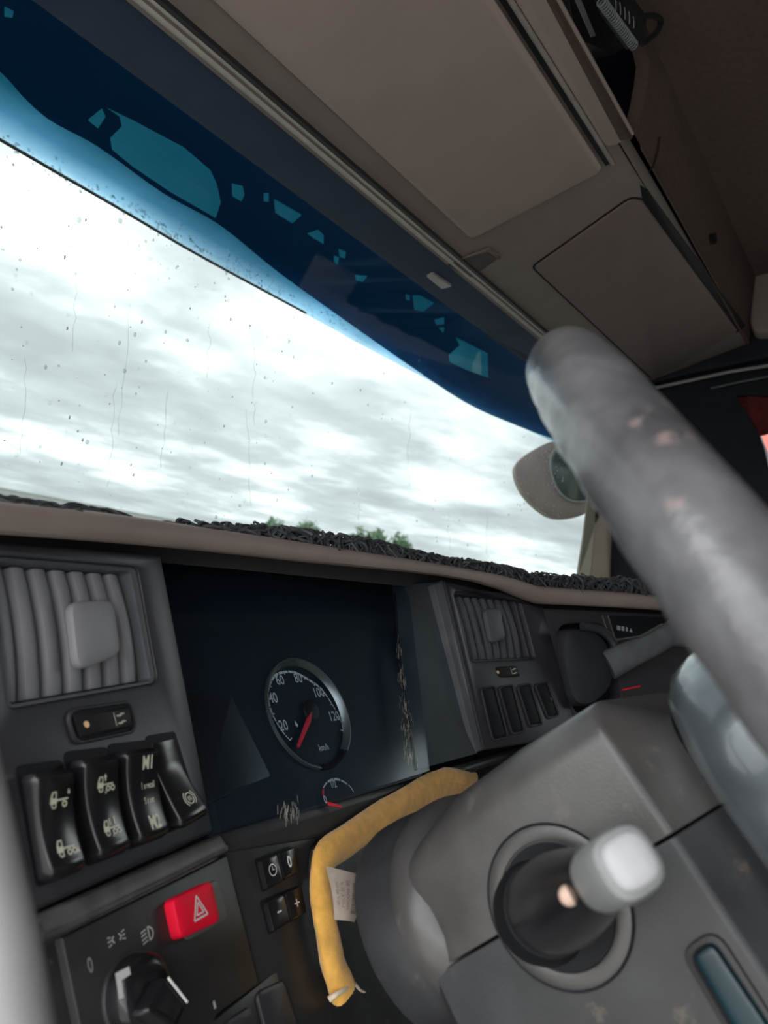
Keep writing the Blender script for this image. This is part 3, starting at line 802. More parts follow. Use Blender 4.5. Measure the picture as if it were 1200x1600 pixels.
# ------------------------------------------------------------------ air vents
class Patch:
    def __init__(s, fr, c): s.fr = fr; s.c = [Vector(fr.uv(*p)) for p in c]
    def uv(s, a, b):      # a 0..1 left-right, b 0..1 top-bottom
        t = s.c[0].lerp(s.c[1], a); d = s.c[3].lerp(s.c[2], a); return t.lerp(d, b)
    def w(s, a, b, h=0): p = s.uv(a, b); return s.fr.w(p.x, p.y, h)
def make_vent(fr, c, hole, n, label, slatm, knobc, frame_m):
    P = Patch(fr, c)
    root = thing('air_vent', label, 'air vent', P.w(.5, .5, -.02))
    # box behind and inner frame
    prism('housing', fr, [tuple(x) for x in inset(ccw(hole), -.003)], -.06, -.05, DARK, root, 0)
    prism('frame', fr, inset(ccw(hole), -.0005), -.05, -.0012, frame_m, root, .002, holes=[rounded([tuple(P.uv(*q)) for q in ((-.0, .0), (1.0, .0), (1.0, 1.0), (-.0, 1.0))], .003)])
    for k in range(n):
        a0, a1 = k / n + .01, (k + .86) / n
        rings = []
        for j in range(11):
            b = .012 + .976 * j / 10; bul = .0032 * (1 - (2 * b - 1) ** 2)
            ring = []
            for f in range(9):
                th = math.pi * f / 8
                ring.append(P.w(a0 + (a1 - a0) * (.5 - .5 * math.cos(th)), b, -.010 + bul + .0042 * math.sin(th) ** .6 - .0035 * f / 8 if 0 < f < 8 else -.012 + bul))
            ring += [P.w(a1, b, -.032), P.w(a0, b, -.032)]
            rings.append(ring)
        loft('louvre', rings, slatm, root, True, True, 40)
    kp = rounded([fr.uv(*p, .005) for p in knobc], .008)
    prism('slider_stem', fr, inset(ccw(kp), .009), -.01, .003, slatm, root, .001)
    prism('slider_knob', fr, kp, .0005, .0058, slatm, root, .0024, dome=.0012)
    return root
make_vent(FL, ventL, vhole, 7, 'large grey air vent at the near left end of the dashboard', SLAT, [(110, 940), (178, 936), (190, 1022), (122, 1050)], SLAT2)
make_vent(FR_, [(708, 928), (804, 935), (828, 1027), (735, 1031)], vholeR, 8, 'smaller dark air vent on the fascia right of the instruments', SLAT2, [(757, 952), (782, 949), (791, 998), (768, 1006)], FASCIA)

# thumb wheels under the vents
def thumbwheel(fr, c, label, sc):
    P = Patch(fr, c); root = thing('vent_thumbwheel', label, 'thumbwheel', P.w(.5, .5, 0), 'vent thumbwheels')
    q = rounded([tuple(p) for p in P.c], .005 * sc)
    prism('surround', fr, inset(ccw(q), -.0022 * sc), -.002, .0022 * sc, FASCIA, root, .001, holes=[q])
    prism('slot', fr, q, -.002, .0006, DARK, root, 0)
    rings = []
    for j in range(13):
        a = .04 + .88 * j / 12; hh = .0015 + .0055 * sc * math.sin(math.pi * (.12 + .76 * j / 12))
        rings.append([P.w(a, .10, 0), P.w(a, .12, hh * .85), P.w(a, .2, hh), P.w(a, .8, hh), P.w(a, .88, hh * .85), P.w(a, .90, 0)])
    loft('wheel', rings, mat('matt_black_plastic', (.014, .014, .016), .55, .3), root, True, True, 35)
    wh = lambda a: .0019 + .0055 * sc * math.sin(math.pi * (.12 + .76 * (a - .04) / .88))
    mp = lambda x_, y_: P.w(x_, y_, wh(x_))
    decal('dot', [[(.13 + .035 * math.cos(t), .5 + .12 * math.sin(t)) for t in [i * math.pi / 6 for i in range(12)]]], mp, mat('amber_dot', (.85, .55, .30), .5), root)
    wv = []
    for y_ in (.36, .64):
        wv += poly2([(.60 + .03 * i, y_ + .05 * math.sin(i * 1.25)) for i in range(6)], .055)
    wv += poly2([(.55, .75), (.55, .25)], .012)
    decal('air_flow_symbol', wv, mp, CREAM, root)
    return root
thumbwheel(FL, [(104, 1114), (200, 1100), (208, 1140), (118, 1158)], 'air flow thumbwheel under the large near vent', 1.0)
thumbwheel(FR_, [(764, 1041), (808, 1038), (816, 1060), (770, 1062)], 'air flow thumbwheel under the smaller vent right of the instruments', .9)

# ------------------------------------------------------------------ rocker switches
def lorry(k_):
    out = [[(-5, -2), (-1.2, -2), (-1.2, -.6), (-2, -.4), (-2, 3.4), (-3.4, 3.4), (-5, 1)]]
    out = [[(-5, -1.6), (-3.6, -1.6), (-3.6, 1.0), (-4.6, 1.0)], [(-4.6, 1.0), (-3.6, 1.0), (-3.0, 3.0), (-3.6, 3.2)], [(-3.6, 2.6), (-1.4, 2.6), (-1.4, 3.2), (-3.6, 3.2)], [(-2.0, -1.0), (-1.4, -1.0), (-1.4, 2.6), (-2.0, 2.6)], [(-3.6, -1.6), (-1.4, -1.6), (-1.4, .6), (-3.6, .6)]]
    out += line2((-1.4, -.4), (4.6, -.4), .7)
    out += ring2(-3, -2.3, .7, 1.35, n=14)
    if k_ in (0,): out += ring2(2.6, -2.3, .7, 1.35, n=14)
    else: out += ring2(1.4, -2.3, .7, 1.35, n=14) + ring2(4.2, -2.3, .7, 1.35, n=14)
    if k_ == 0: out += [[(4.4, 1.4), (5.6, 1.4), (5.2, 3.4), (4.6, 3.4)]]
    if k_ == 1: out += [[(5.2, -3.4), (7.0, -3.4), (6.1, -1.4)]]
    if k_ == 2: out += line2((0, 1), (0, 4), .7) + [[(-.9, 2.6), (.9, 2.6), (0, 4.2)]] + [[(-.6, -4.4), (.4, -4.4), (-.1, -2.6)]]
    if k_ == 3: out += line2((-.4, .6), (-.4, 3.8), .8) + line2((2.6, .6), (2.6, 4.2), .8) + [[(-.6, -4.2), (.4, -4.2), (-.1, -2.8)]]
    return out
def rocker(c, label, icons, flip=False):
    P = Patch(FL, c); root = thing('rocker_switch', label, 'switch', P.w(.5, .5, 0), 'row of rocker switches under the near vent')
    q = [tuple(P.uv(*s)) for s in ((-.05, -.10), (1.10, -.10), (1.08, 1.02), (-.02, 1.02))]
    prism('socket', FL, rounded(q, .004), -.002, .0006, DARK, root, 0)
    def hh(b):
        if flip: return .0015 + .0115 * max(0, b - .30) ** 1.3 / .7 ** 1.3 * (1 if b < .93 else 1 - (b - .93) * 6)
        return .0078 + .0050 * (2 * b - 1) ** 2 - (.004 * max(0, (.06 - b) / .06)) - (.007 * max(0, (b - .93) / .07))
    rings = []
    for j in range(21):
        b = j / 20; h = hh(b); x0 = .04 + .10 * max(0, b - .95) / .05 + .05 * max(0, .05 - b) / .05
        rings.append([P.w(x0, b, -.001), P.w(x0 + .01, b, h - .0020), P.w(x0 + .045, b, h - .0005), P.w(x0 + .09, b, h), P.w(.90 - x0 * .3, b, h), P.w(.955, b, h - .0006), P.w(.985, b, h - .0022), P.w(1.0, b, -.001)])
    loft('rocker', rings, GLOSSB, root, True, True, 40)
    ex = P.uv(1, .5) - P.uv(0, .5); W_ = ex.length; ey = P.uv(.5, 0) - P.uv(.5, 1); H_ = ey.length
    for nm, polys, a, b in icons:
        mp = lambda x_, y_, a=a, b=b: P.w(a + x_ / W_, b - y_ / H_, hh(b - y_ / H_) + .00035)
        decal(nm, polys, mp, CREAM, root)
    # pale line down the near edge: painted glint of the chamfer
    tube('edge_glint', [P.w(.16, .05 + .9 * j / 14, hh(.05 + .9 * j / 14) - .0006) for j in range(15)], .00055, mat('painted_glint', (.30, .31, .33), .3), root, 6)
    return root
K = .00122
rocker([(28, 1213), (92, 1203), (114, 1362), (56, 1384)], 'rocker switch with single lorry pictograms, nearest the grey handle',
       [('lorry_symbol', xf2(lorry(0), K), .56, .27), ('lorry_symbol', xf2(lorry(1), K), .54, .72)])
rocker([(104, 1190), (163, 1182), (184, 1332), (134, 1352)], 'rocker switch with lorry and axle arrow pictograms, second of the row',
       [('lorry_symbol', xf2(lorry(2), K), .56, .27), ('lorry_symbol', xf2(lorry(3), K), .54, .70)])
rocker([(172, 1177), (227, 1170), (246, 1308), (198, 1326)], 'rocker switch lettered M1 and M2',
       [('lettering', text2('M1', .0105, .0004, .72), .60, .16), ('lettering', text2('1 s recall', .0052, .0001, .62), .58, .40), ('lettering', text2('5 s set', .0052, .0001, .62), .56, .56), ('lettering', text2('M2', .0105, .0004, .72), .56, .80)])
brk = xf2(ring2(0, 0, 3.0, 3.8, n=22) + ring2(0, 0, 4.6, 5.4, 125, 235, 10) + ring2(0, 0, 4.6, 5.4, -55, 55, 10) + text2('(S)', 3.4, .08), .00100)
rocker([(231, 1163), (272, 1155), (308, 1274), (262, 1300)], 'rocker switch with round brake symbol, beside the instruments', [('brake_symbol', brk, .60, .72)], True)

# blank switch covers on the right fascia
for i, c in enumerate(([(752, 1077), (772, 1074), (792, 1150), (770, 1156)], [(780, 1075), (800, 1072), (818, 1141), (800, 1146)], [(809, 1073), (828, 1070), (846, 1130), (828, 1134)], [(836, 1071), (854, 1067), (872, 1116), (856, 1121)])):
    root = thing('switch_blank', ['blank switch cover nearest the instruments on the right fascia', 'second blank switch cover from the instruments on the right fascia', 'third blank switch cover from the instruments on the right fascia', 'last blank switch cover with a small hole beside the parking brake'][i], 'switch blank', Patch(FR_, c).w(.5, .5, 0), 'blank switch covers right of the instruments')
    P = Patch(FR_, c); q = rounded([FR_.uv(*p, .004) for p in c], .004)
    prism('surround', FR_, inset(ccw(q), -.0024), 0.002, .0062, FASCIA, root, .0014, holes=[inset(ccw(q), .0)])
    prism('cover', FR_, inset(ccw(q), .0003), .001, .0045, DARK, root, .0006)
    if i == 3:
        pc = P.uv(.55, .5); prism('indicator', FR_, [(pc.x + .002 * math.cos(t * .785), pc.y + .0025 * math.sin(t * .785)) for t in range(8)], .0045, .006, FASCIA, root, .0005)

# ------------------------------------------------------------------ instrument cluster
ic = thing('instrument_cluster', 'dark instrument cluster behind glass with speedometer and fuel gauge', 'instrument cluster', FC.w(0, -.06, 0))
HD = -.0032
prism('dial_plate', FC, quad_uv(FC, [(225, 850), (330, 1312), (660, 1212), (625, 880)]), -.012, -.001, DIAL, ic, 0, holes=[[(-.0012 + .0490 * math.cos(k * .0982), -.0015 + .0490 * math.sin(k * .0982)) for k in range(64)]])
prism('back_plate', FC, quad_uv(FC, [(225, 850), (330, 1312), (660, 1212), (625, 880)]), -.03, HD - .0004, DIAL, ic, 0)
prism('display', FC, rounded(quad_uv(FC, [(262, 1082), (362, 1087), (424, 1213), (322, 1258)]), .003), -.001, -.0002, mat('blank_display', (.016, .020, .025), .35, .5, .05), ic, .0005)
CU, CV, RB = -.0012, -.0015, .0495
def arc_ring(cu_, cv__, prof, a0, a1, n=56):
    rings = []
    for k in range(n + 1):
        t = math.radians(a0 + (a1 - a0) * k / n)
        rings.append([FC.w(cu_ + r * math.cos(t), cv__ + r * math.sin(t), h) for r, h in prof])
    return rings
def uvang(x, y, h=0.0, cu=None, cv=None):
    a, b = FC.uv(x, y, h)
    if cu is not None: return math.degrees(math.atan2(b - cv, a - cu)), math.hypot(a - cu, b - cv)
    return math.degrees(math.atan2(b - CV, a - CU)), math.hypot(a - CU, b - CV)
g0 = uvang(548, 1181)[0]; g1 = uvang(499, 1194)[0]
if g1 < g0: g1 += 360
if g1 - g0 < 180: g0, g1 = g1, g0 + 360
loft('speedometer_bezel', arc_ring(CU, CV, [(RB - .0056, HD), (RB - .0052, HD + .0006), (RB - .0036, -.0002), (RB - .0014, .0018), (RB - .0004, .0018), (RB, -.0005), (RB, HD)], g0, g1), CHROME, ic, True, True, 40)
loft('bezel_gap', arc_ring(CU, CV, [(RB - .0056, HD), (RB - .0052, HD + .0005), (RB - .0036, -.0010), (RB - .0014, .0006), (RB - .0004, .0006), (RB, -.0008), (RB, HD)], g1, g0 + 360, 14), DARK, ic, True, True, 40)  # dark arc fills the open part of the bezel
HM = HD + .0006
DU, DV = FC.uv(485, 1110, HM)
dm = lambda x_, y_: FC.w(DU + x_, DV + y_, HM)
arc = [FC.uv(x_, y_, HM) for x_, y_ in ((453, 1157), (442, 1145), (432, 1130), (423, 1112), (417, 1088), (420, 1068), (430, 1053), (446.7, 1048), (463, 1050), (483, 1061), (502, 1075), (517, 1096), (528, 1115), (534, 1129), (537, 1143))]
def scale_band(arc, cen, n, gap, w0, w1, ticks, tl):
    P = [Vector((p.x, p.y)) for p in spline([Vector((a, b, 0)) for a, b in arc], 10)]
    L = [0]
    for a, b in zip(P[:-1], P[1:]): L.append(L[-1] + (b - a).length)
    def at(f):
        t = f * L[-1]; k = max(0, min(len(P) - 2, int(np.searchsorted(L, t)) - 1))
        return P[k].lerp(P[k + 1], (t - L[k]) / max(1e-9, L[k + 1] - L[k]))
    out = []; c = Vector(cen)
    for k in range(n):
        w = w0 + (w1 - w0) * math.sin(math.pi * min(1, (k + .5) / n * 1.05))
        fs = [(k + gap * q / 3) / n for q in range(4)]
        for f0, f1 in zip(fs[:-1], fs[1:]):
            a, b = at(f0), at(f1); da, db_ = (c - a).normalized() * w, (c - b).normalized() * w
            out.append([tuple(a), tuple(b), tuple(b + db_), tuple(a + da)])
    for k in range(ticks):
        a = at(k / max(1, ticks - 1)); out += line2(tuple(a), tuple(a + (c - a).normalized() * tl), .0010)
    return out
tk = scale_band(arc, (DU, DV), 26, .84, .0008, .0024, 14, .0036)
decal('scale_marks', tk, lambda x_, y_: FC.w(x_, y_, HM), WHITE, ic)
def at_dial(x_, y_):
    a, b = FC.uv(x_, y_, HM); return lambda p, q: FC.w(a + p, b + q, HM)
for body, x_, y_ in (('20', 443, 1134), ('40', 427, 1091), ('60', 437.5, 1063), ('80', 466, 1060), ('100', 498, 1082.5), ('120', 522, 1119.5)):
    decal('numeral', text2(body, .0125, .0001, .80), at_dial(x_, y_), WHITE, ic)
decal('unit_lettering', text2('km/h', .0075, .0001, .85), at_dial(506, 1168), WHITE, ic)
decal('tell_tale', [[(-.0006, .003), (-.0016, -.001), (0, -.003), (.0016, -.001)]], at_dial(463, 1131), WHITE, ic)
prism('needle_cap', FC, [(DU + .0095 * math.cos(t * .2618), DV + .0095 * math.sin(t * .2618)) for t in range(24)], HD, HD + .003, mat('needle_cap_black', (.006, .007, .009), .5), ic, .002)
HN = HD + .0035
t0, t1 = Vector(FC.uv(488, 1112, HN)), Vector(FC.uv(467, 1166, HN))
dv = (t1 - t0).normalized(); pv_ = Vector((-dv.y, dv.x))
prism('needle', FC, [tuple(t0 + pv_ * .0004), tuple(t0 + dv * .010 + pv_ * .0026), tuple(t1 + pv_ * .0012), tuple(t1 + dv * .0008), tuple(t1 - pv_ * .0012), tuple(t0 + dv * .010 - pv_ * .0022), tuple(t0 - pv_ * .0004)], HN - .0014, HN, REDN, ic, .0004)
# fuel gauge, lower half hidden by the ledge
fu = Vector(FC.uv(523, 1216)); fcx, fcy, fr0 = fu.x + .0015, fu.y - .0175, .0175
fm2 = lambda x_, y_: FC.w(fcx + x_, fcy + y_, .0006)
fw = scale_band([FC.uv(x_, y_) for x_, y_ in ((503.5, 1231), (508, 1223.5), (514, 1218.5), (522, 1216), (530, 1217.5), (537, 1221), (543, 1225.5), (548.5, 1231), (553.5, 1240))], FC.uv(526, 1243), 5, .86, .0009, .0019, 0, 0)
decal('fuel_scale', fw, lambda x_, y_: FC.w(x_, y_, .0006), WHITE, ic)
decal('fuel_reserve_mark', scale_band([FC.uv(x_, y_) for x_, y_ in ((503.2, 1233), (502.6, 1238), (503.6, 1244.5))], FC.uv(526, 1243), 1, 1, .0020, .0020, 0, 0), lambda x_, y_: FC.w(x_, y_, .0006), REDN, ic)
a, b = FC.uv(520, 1226); decal('numeral', text2('1/2', .0085, .0001, .7), lambda p, q: FC.w(a + p, b + q, .0006), WHITE, ic)
a2, b2 = FC.uv(507.5, 1250); decal('numeral', text2('0', .0085, .0001, .8), lambda p, q: FC.w(a2 + p, b2 + q, .0006), WHITE, ic)
t0 = Vector(FC.uv(530, 1262)); t1 = Vector(FC.uv(509, 1257)); dv = (t1 - t0).normalized(); pv_ = Vector((-dv.y, dv.x))
prism('fuel_needle', FC, [tuple(t0 - pv_ * .001), tuple(t0 + pv_ * .001), tuple(t1 + pv_ * .0014), tuple(t1 - pv_ * .0014)], .002, .003, REDN, ic, .0003)
# scratches and smears on the cover
sc_ = []
rn = random.Random(11)
def pxuv(x, y): return FC.uv(x, y, .0132)
for i in range(95):
    f_ = rn.random() ** .75; x_ = 620 + 22 * f_ + rn.gauss(0, 4.0) * (.4 + f_); y_ = 985 + 205 * f_ + rn.uniform(-8, 8)
    p = Vector(pxuv(x_, y_)); q = Vector(pxuv(x_ + rn.uniform(-2, 3), y_ + rn.uniform(4, 14))); sc_ += line2(p, q, rn.uniform(.00015, .00045))
for i in range(36):
    x_, y_ = rn.gauss(452, 9), rn.gauss(1266, 7); p = Vector(pxuv(x_, y_)); q = Vector(pxuv(x_ + rn.uniform(-2, 2), y_ + rn.uniform(5, 16))); sc_ += line2(p, q, .00028)
sk = decal('scratches', sc_, lambda x_, y_: FC.w(x_, y_, .0134), mat('scuff_white', (.62, .55, .46), .8), ic); sk['kind'] = 'stuff'
tube('cover_joint', [FC.px(617, 928, .0115), FC.px(622, 1000, .0115), FC.px(634, 1100, .0115), FC.px(650, 1203, .0115)], .0014, DARK, ic, 6)
PANE = tint_mat('instrument_glass', [(0, (.84, .89, .93))], gloss=.028, rough=.12)
prism('cover_glass', FC, quad_uv(FC, [(225, 850), (330, 1312), (655, 1212), (620, 880)]), .0110, .0130, PANE, ic, 0)

# ------------------------------------------------------------------ light-switch panel
hz_ = thing('hazard_switch', 'red hazard warning switch with white triangle', 'switch', FLL.px(306, 1424))
P = Patch(FLL, [(267, 1406), (329, 1376), (344, 1440), (281, 1468)])
q = rounded([tuple(p) for p in P.c], .0045)
prism('bezel', FLL, inset(ccw(rounded([FLL.uv(*p) for p in ((270, 1405), (334, 1377), (349, 1436), (285, 1470))], .0045)), -.0008), 0, .0035, mat('grey_bezel', (.12, .12, .12), .4), hz_, .001)
prism('button', FLL, [FLL.uv(*p, .009) for p in ()] or rounded([FLL.uv(*p, .008) for p in ((268, 1405), (330, 1375), (344, 1439), (282, 1468))], .0045), .001, .009, REDP, hz_, .0018, dome=.0008)
c0 = Vector(FLL.uv(311, 1421, .0098))
hm = lambda x_, y_: FLL.w(c0.x + x_, c0.y + y_, .0101)
tri_ = lambda s_: [(-.0062 * s_, -.0045 * s_), (.0062 * s_, -.0045 * s_), (0, .0078 * s_)]
decal('warning_triangle', poly2(tri_(1), .0011, True) + poly2(tri_(.52), .0010, True), hm, WHITE, hz_)

lk = thing('light_switch', 'black rotary light switch with white pointer', 'rotary switch', FLL.px(205, 1545))
c1 = Vector(FLL.uv(203, 1548, .010))
def circ(c, r, n=40): return [(c.x + r * math.cos(2 * math.pi * k / n), c.y + r * math.sin(2 * math.pi * k / n)) for k in range(n)]
cb = Vector(FLL.uv(207, 1556, .002))
prism('collar', FLL, circ(cb, .0205), 0, .004, FASCIA2, lk, .0015)
rings = []
for r, h in ((.0192, .003), (.0190, .009), (.0182, .0125), (.0165, .0148), (.0120, .0160), (.006, .0164), (.0012, .0165)):
    rings.append([FLL.w(x_, y_, h) for x_, y_ in circ(Vector((cb.x, cb.y)), r)])
loft('knob', rings, GLOSSB, lk, True, True, 45)
gu = Vector((math.cos(math.radians(-62)), math.sin(math.radians(-62)))); gv = Vector((-gu.y, gu.x))
gp = lambda a, b: tuple(cb + gu * a + gv * b)
prism('grip', FLL, rounded([gp(-.004, -.0165), gp(.0185, -.010), gp(.0185, .005), gp(-.004, .004)], .003), .010, .0255, GLOSSB, lk, .004)
tube('grip_line', [FLL.w(*gp(-.002, .0035), .0258), FLL.w(*gp(.016, .0045), .0256)], .0007, WHITE, lk, 6)
wp = Vector(FLL.uv(190, 1528, .017)); wmp = lambda x_, y_: FLL.w(wp.x + x_, wp.y + y_, .0172)
decal('pointer', [[(-.0045, -.008), (-.0012, -.0085), (-.0005, -.0010), (-.0038, .0005)], [(-.0038, .0005), (-.0036, .0035), (.006, .0030), (.006, -.0008), (-.0005, -.0010)]], wmp, WHITE, lk)
sp_ = mat('switch_panel_print', (.55, .56, .53), .6)
def pm(x, y): c = Vector(FLL.uv(x, y, .0018)); return lambda p, q: FLL.w(c.x + p, c.y + q, .0019)
sl = []
for s_ in (-1, 1):
    sl += xf2(ring2(0, 0, 1.1, 1.8, -90 * s_ + (0 if s_ > 0 else 0), 90 * s_, 8), s_ * .001, .001, s_ * .0016, 0)
    for dy in (-1.6, 0, 1.6): sl += [[(s_ * (.0038), dy * .001 - .0003), (s_ * .0062, dy * .0014 - .0003), (s_ * .0062, dy * .0014 + .0003), (s_ * .0038, dy * .001 + .0003)]]
decal('position_light_symbol', sl, pm(182, 1466), sp_, lk)
hl_ = xf2(ring2(0, 0, 2.3, 3.1, -90, 90, 12), .0012, .0012, .0012, 0) + line2((.0012, -.0037), (.0012, .0037), .0009)
for dy in (-2.6, -.9, .9, 2.6): hl_ += line2((-.0046, dy * .0011 - .0008), (-.0004, dy * .0011), .0007)
decal('headlight_symbol', hl_, pm(230, 1460), sp_, lk)
decal('off_symbol', text2('0', .010, .0002, .7), pm(141, 1509), mat('dim_panel_print', (.28, .27, .25), .6), lk)
sn = xf2(ring2(0, 0, 1.8, 2.6, n=18), .0012)
for k in range(8):
    t = k * math.pi / 4; sn += line2((.0040 * math.cos(t), .0040 * math.sin(t)), (.0058 * math.cos(t), .0058 * math.sin(t)), .0009)
decal('dimmer_symbol', sn, pm(258, 1572), sp_, lk)
decal('index_mark', [[(-.001, -.002), (.001, -.002), (.001, .002), (-.001, .002)]], pm(335, 1570), sp_, lk)

# four small push buttons in two pairs
def pair(c, la, lb, ia, ib):
    P = Patch(FLC, c); q = rounded([tuple(p) for p in P.c], .0045)
    for k, (a0, a1, lab, ic_) in enumerate(((0, .49, la, ia), (.51, 1, lb, ib))):
        root = thing('push_button', lab, 'button', P.w((a0 + a1) / 2, .5, 0), 'push buttons below the instruments')
        o_ = [tuple(P.uv(*s)) for s in ((a0 - .04, -.06), (a1 + .04, -.06), (a1 + .04, 1.06), (a0 - .04, 1.06))]
        prism('socket', FLC, rounded(o_, .003), 0, .0016, DARK, root, .0003)
        b_ = [tuple(P.uv(*s)) for s in ((a0, 0), (a1, 0), (a1, 1), (a0, 1))]
        prism('cap', FLC, rounded(b_, [.0008, .0008, .0045, .0045] if k == 0 else .0025), .001, .0062, GLOSSB, root, .0014)
        cc = P.uv((a0 + a1) / 2, .5)
        decal(ic_[0], ic_[1], lambda x_, y_, cc=cc: FLC.w(cc.x + x_, cc.y + y_, .0065), WHITE, root)
clk = xf2(ring2(0, 0, 3.3, 4.0, n=24), .001) + line2((0, 0), (0, .0026), .0006) + line2((0, 0), (.0020, 0), .0006)
pair([(397, 1345), (450, 1325), (458, 1364), (408, 1392)], 'push button with clock symbol', 'push button marked with a zero', ('clock_symbol', clk), ('lettering', text2('0', .0105, .0003, .8)))
pair([(406, 1410), (462, 1387), (470, 1428), (418, 1458)], 'push button with a minus sign', 'push button with a plus sign', ('minus_symbol', line2((-.0022, 0), (.0022, 0), .0010)), ('plus_symbol', line2((-.0026, 0), (.0026, 0), .0009) + line2((0, -.0026), (0, .0026), .0009)))

# ------------------------------------------------------------------ yellow cloth tucked round the column opening
def cpt(x, y, h): return FLC.px(x, y, h)
cl = thing('cloth', 'rolled yellow chamois cloth tucked along the edge of the column opening', 'cloth', cpt(500, 1400, .0))
path = [(742, 1214, -.01), (712, 1222, .004), (672, 1232, .010), (620, 1262, .012), (575, 1291, .013), (535, 1316, .014), (510, 1336, .014), (502, 1362, .014), (503, 1400, .014), (510, 1450, .014), (519, 1500, .013), (530, 1530, .011), (537, 1552, .009)]
cps = spline([cpt(*p) for p in path], 8)
widths = np.interp(np.linspace(0, 1, len(cps)), [0, .08, .16, .3, .45, .55, .7, .85, 1], [.006, .0145, .0140, .0120, .0115, .0105, .0098, .0108, .0118])
rings = []
rn = random.Random(5)
for i, p in enumerate(cps):
    d = (cps[min(i + 1, len(cps) - 1)] - cps[max(i - 1, 0)]).normalized()
    a = (FLC.n - d * FLC.n.dot(d)).normalized(); b = d.cross(a)
    ring = []
    for k in range(18):
        t = 2 * math.pi * k / 18
        wob = 1 + .05 * math.sin(3 * t + i * .31) + .04 * math.sin(5 * t - i * .23) + rn.uniform(-.015, .015)
        ring.append(p + a * (math.cos(t) * widths[i] * .62 * wob) + b * (math.sin(t) * widths[i] * wob))
    rings.append(ring)
loft('roll', rings, CLOTH, cl, True, True, 70)
# layered fold at the top end
tp = [cpt(*q) for q in ((722, 1216, .012), (700, 1212, .014), (676, 1222, .014), (655, 1238, .010))]
tube('fold', spline(tp, 5), .008, CLOTH, cl, 12, .55, up=tuple(FLC.n))
hp = spline([cpt(*q) for q in ((514, 1562, .012), (526, 1553, .016), (540, 1545, .016), (552, 1536, .012), (562, 1546, .008), (570, 1550, .006))], 5)
tube('hem', hp, [.0022 * (1 - .7 * i / len(hp)) for i in range(len(hp))], HEM, cl, 8)
hq = spline([cpt(*q) for q in ((565, 1318, .010), (545, 1330, .013), (530, 1338, .014), (522, 1346, .014), (522, 1354, .012))], 5)
tube('hem', hq, .0012, HEM, cl, 8)
# fuzz
fz = Acc()
for i in range(1500):
    j = rn.randrange(len(cps)); c = rings[j][rn.randrange(18)]; o_ = (c - cps[j]).normalized()
    e_ = c + o_ * rn.uniform(.0004, .0014) + Vector((rn.gauss(0, .0005), rn.gauss(0, .0005), rn.gauss(0, .0005)))
    s_ = Vector((rn.gauss(0, 1), rn.gauss(0, 1), rn.gauss(0, 1))).normalized() * .00012
    fz.add([c - o_ * .0004 - s_, c - o_ * .0004 + s_, e_], [(0, 1, 2)])
f_ = fz.build('nap', CLOTH, cl); f_['kind'] = 'stuff'
# sewn-in label with bar code
FT = Fr(cpt(540, 1400, .046), uvn=None, yaw=4, tilt=24)
lab = [(510, 1352), (574, 1371), (568, 1405), (556, 1441), (524, 1437), (516, 1400)]
V = []
LW = [(510, 1354), (576, 1372), (555, 1441), (523, 1437)]
LP = Patch(FT, LW)
def lsurf(a, b, h=0): return LP.w(a, b, h + .004 * math.sin(a * 2.6) - .003 * a + .0015 * math.sin(b * 3))
V, Fc = [], []
for s_ in (0, -.0004):
    for i in range(9):
        for j in range(9): V.append(lsurf(i / 8, j / 8, s_))
for i in range(8):
    for j in range(8):
        a = i * 9 + j; Fc.append((a, a + 1, a + 10, a + 9)); Fc.append((81 + a, 81 + a + 9, 81 + a + 10, 81 + a + 1))
lb_ = mesh('sewn_label', V, Fc, PAPER, cl, 60); lb_['label'] = 'pale sewn-in label with bar code'
bars = []; y_ = .22
rn = random.Random(9)
while y_ < .84:
    w_ = rn.choice((.008, .012, .02, .026)); bars.append([(.52, y_), (.78, y_), (.78, y_ + w_), (.52, y_ + w_)]); y_ += w_ + rn.choice((.010, .014, .02))
bars = [[(a, b) for a, b in p] for p in bars]
def rot_text(body, cx_, size):
    return [[(cx_ - y, .5 - x) for x, y in p] for p in text2(body, size)]
bars += rot_text('2200000753117', .86, .105) + rot_text('VISCOSE 80', .40, .12) + rot_text('POLY 20 %', .26, .11) + rot_text('40 x 40 cm', .12, .10)
decal('label_print', bars, lambda a, b: lsurf(a, b, .0003), INK, lb_)

# ------------------------------------------------------------------ steering column
sc2 = thing('steering_column', 'worn grey plastic steering column shroud with stalk socket', 'steering column', WC - AX * .25 - AV * .05)
def sect(a, x0, x1, v0, v1, r, n=6):
    """rounded rectangle across the column at distance a along its axis"""
    rr = r if isinstance(r, (list, tuple)) else (r,) * 4
    cs = [(x0, v1, rr[0], 180), (x1, v1, rr[1], 90), (x1, v0, rr[2], 0), (x0, v0, rr[3], -90)]
    out = []
    for (cx_, cv_, q_, st) in cs:
        sx = 1 if cx_ == x0 else -1; sv = 1 if cv_ == v0 else -1
        for k in range(n + 1):
            t = math.radians(st - 90 * k / n)
            out.append(Vector((cx_ + sx * q_ + q_ * math.cos(t), 0, 0)) + Vector((0, WC.y, WC.z)) + AX * a + AV * (cv_ + sv * q_ + q_ * math.sin(t)))
    return out
XA, XB = .366, .524
VT, VP, VB = .039, -.031, -.150
up_r = (.022, .022, .001, .001)
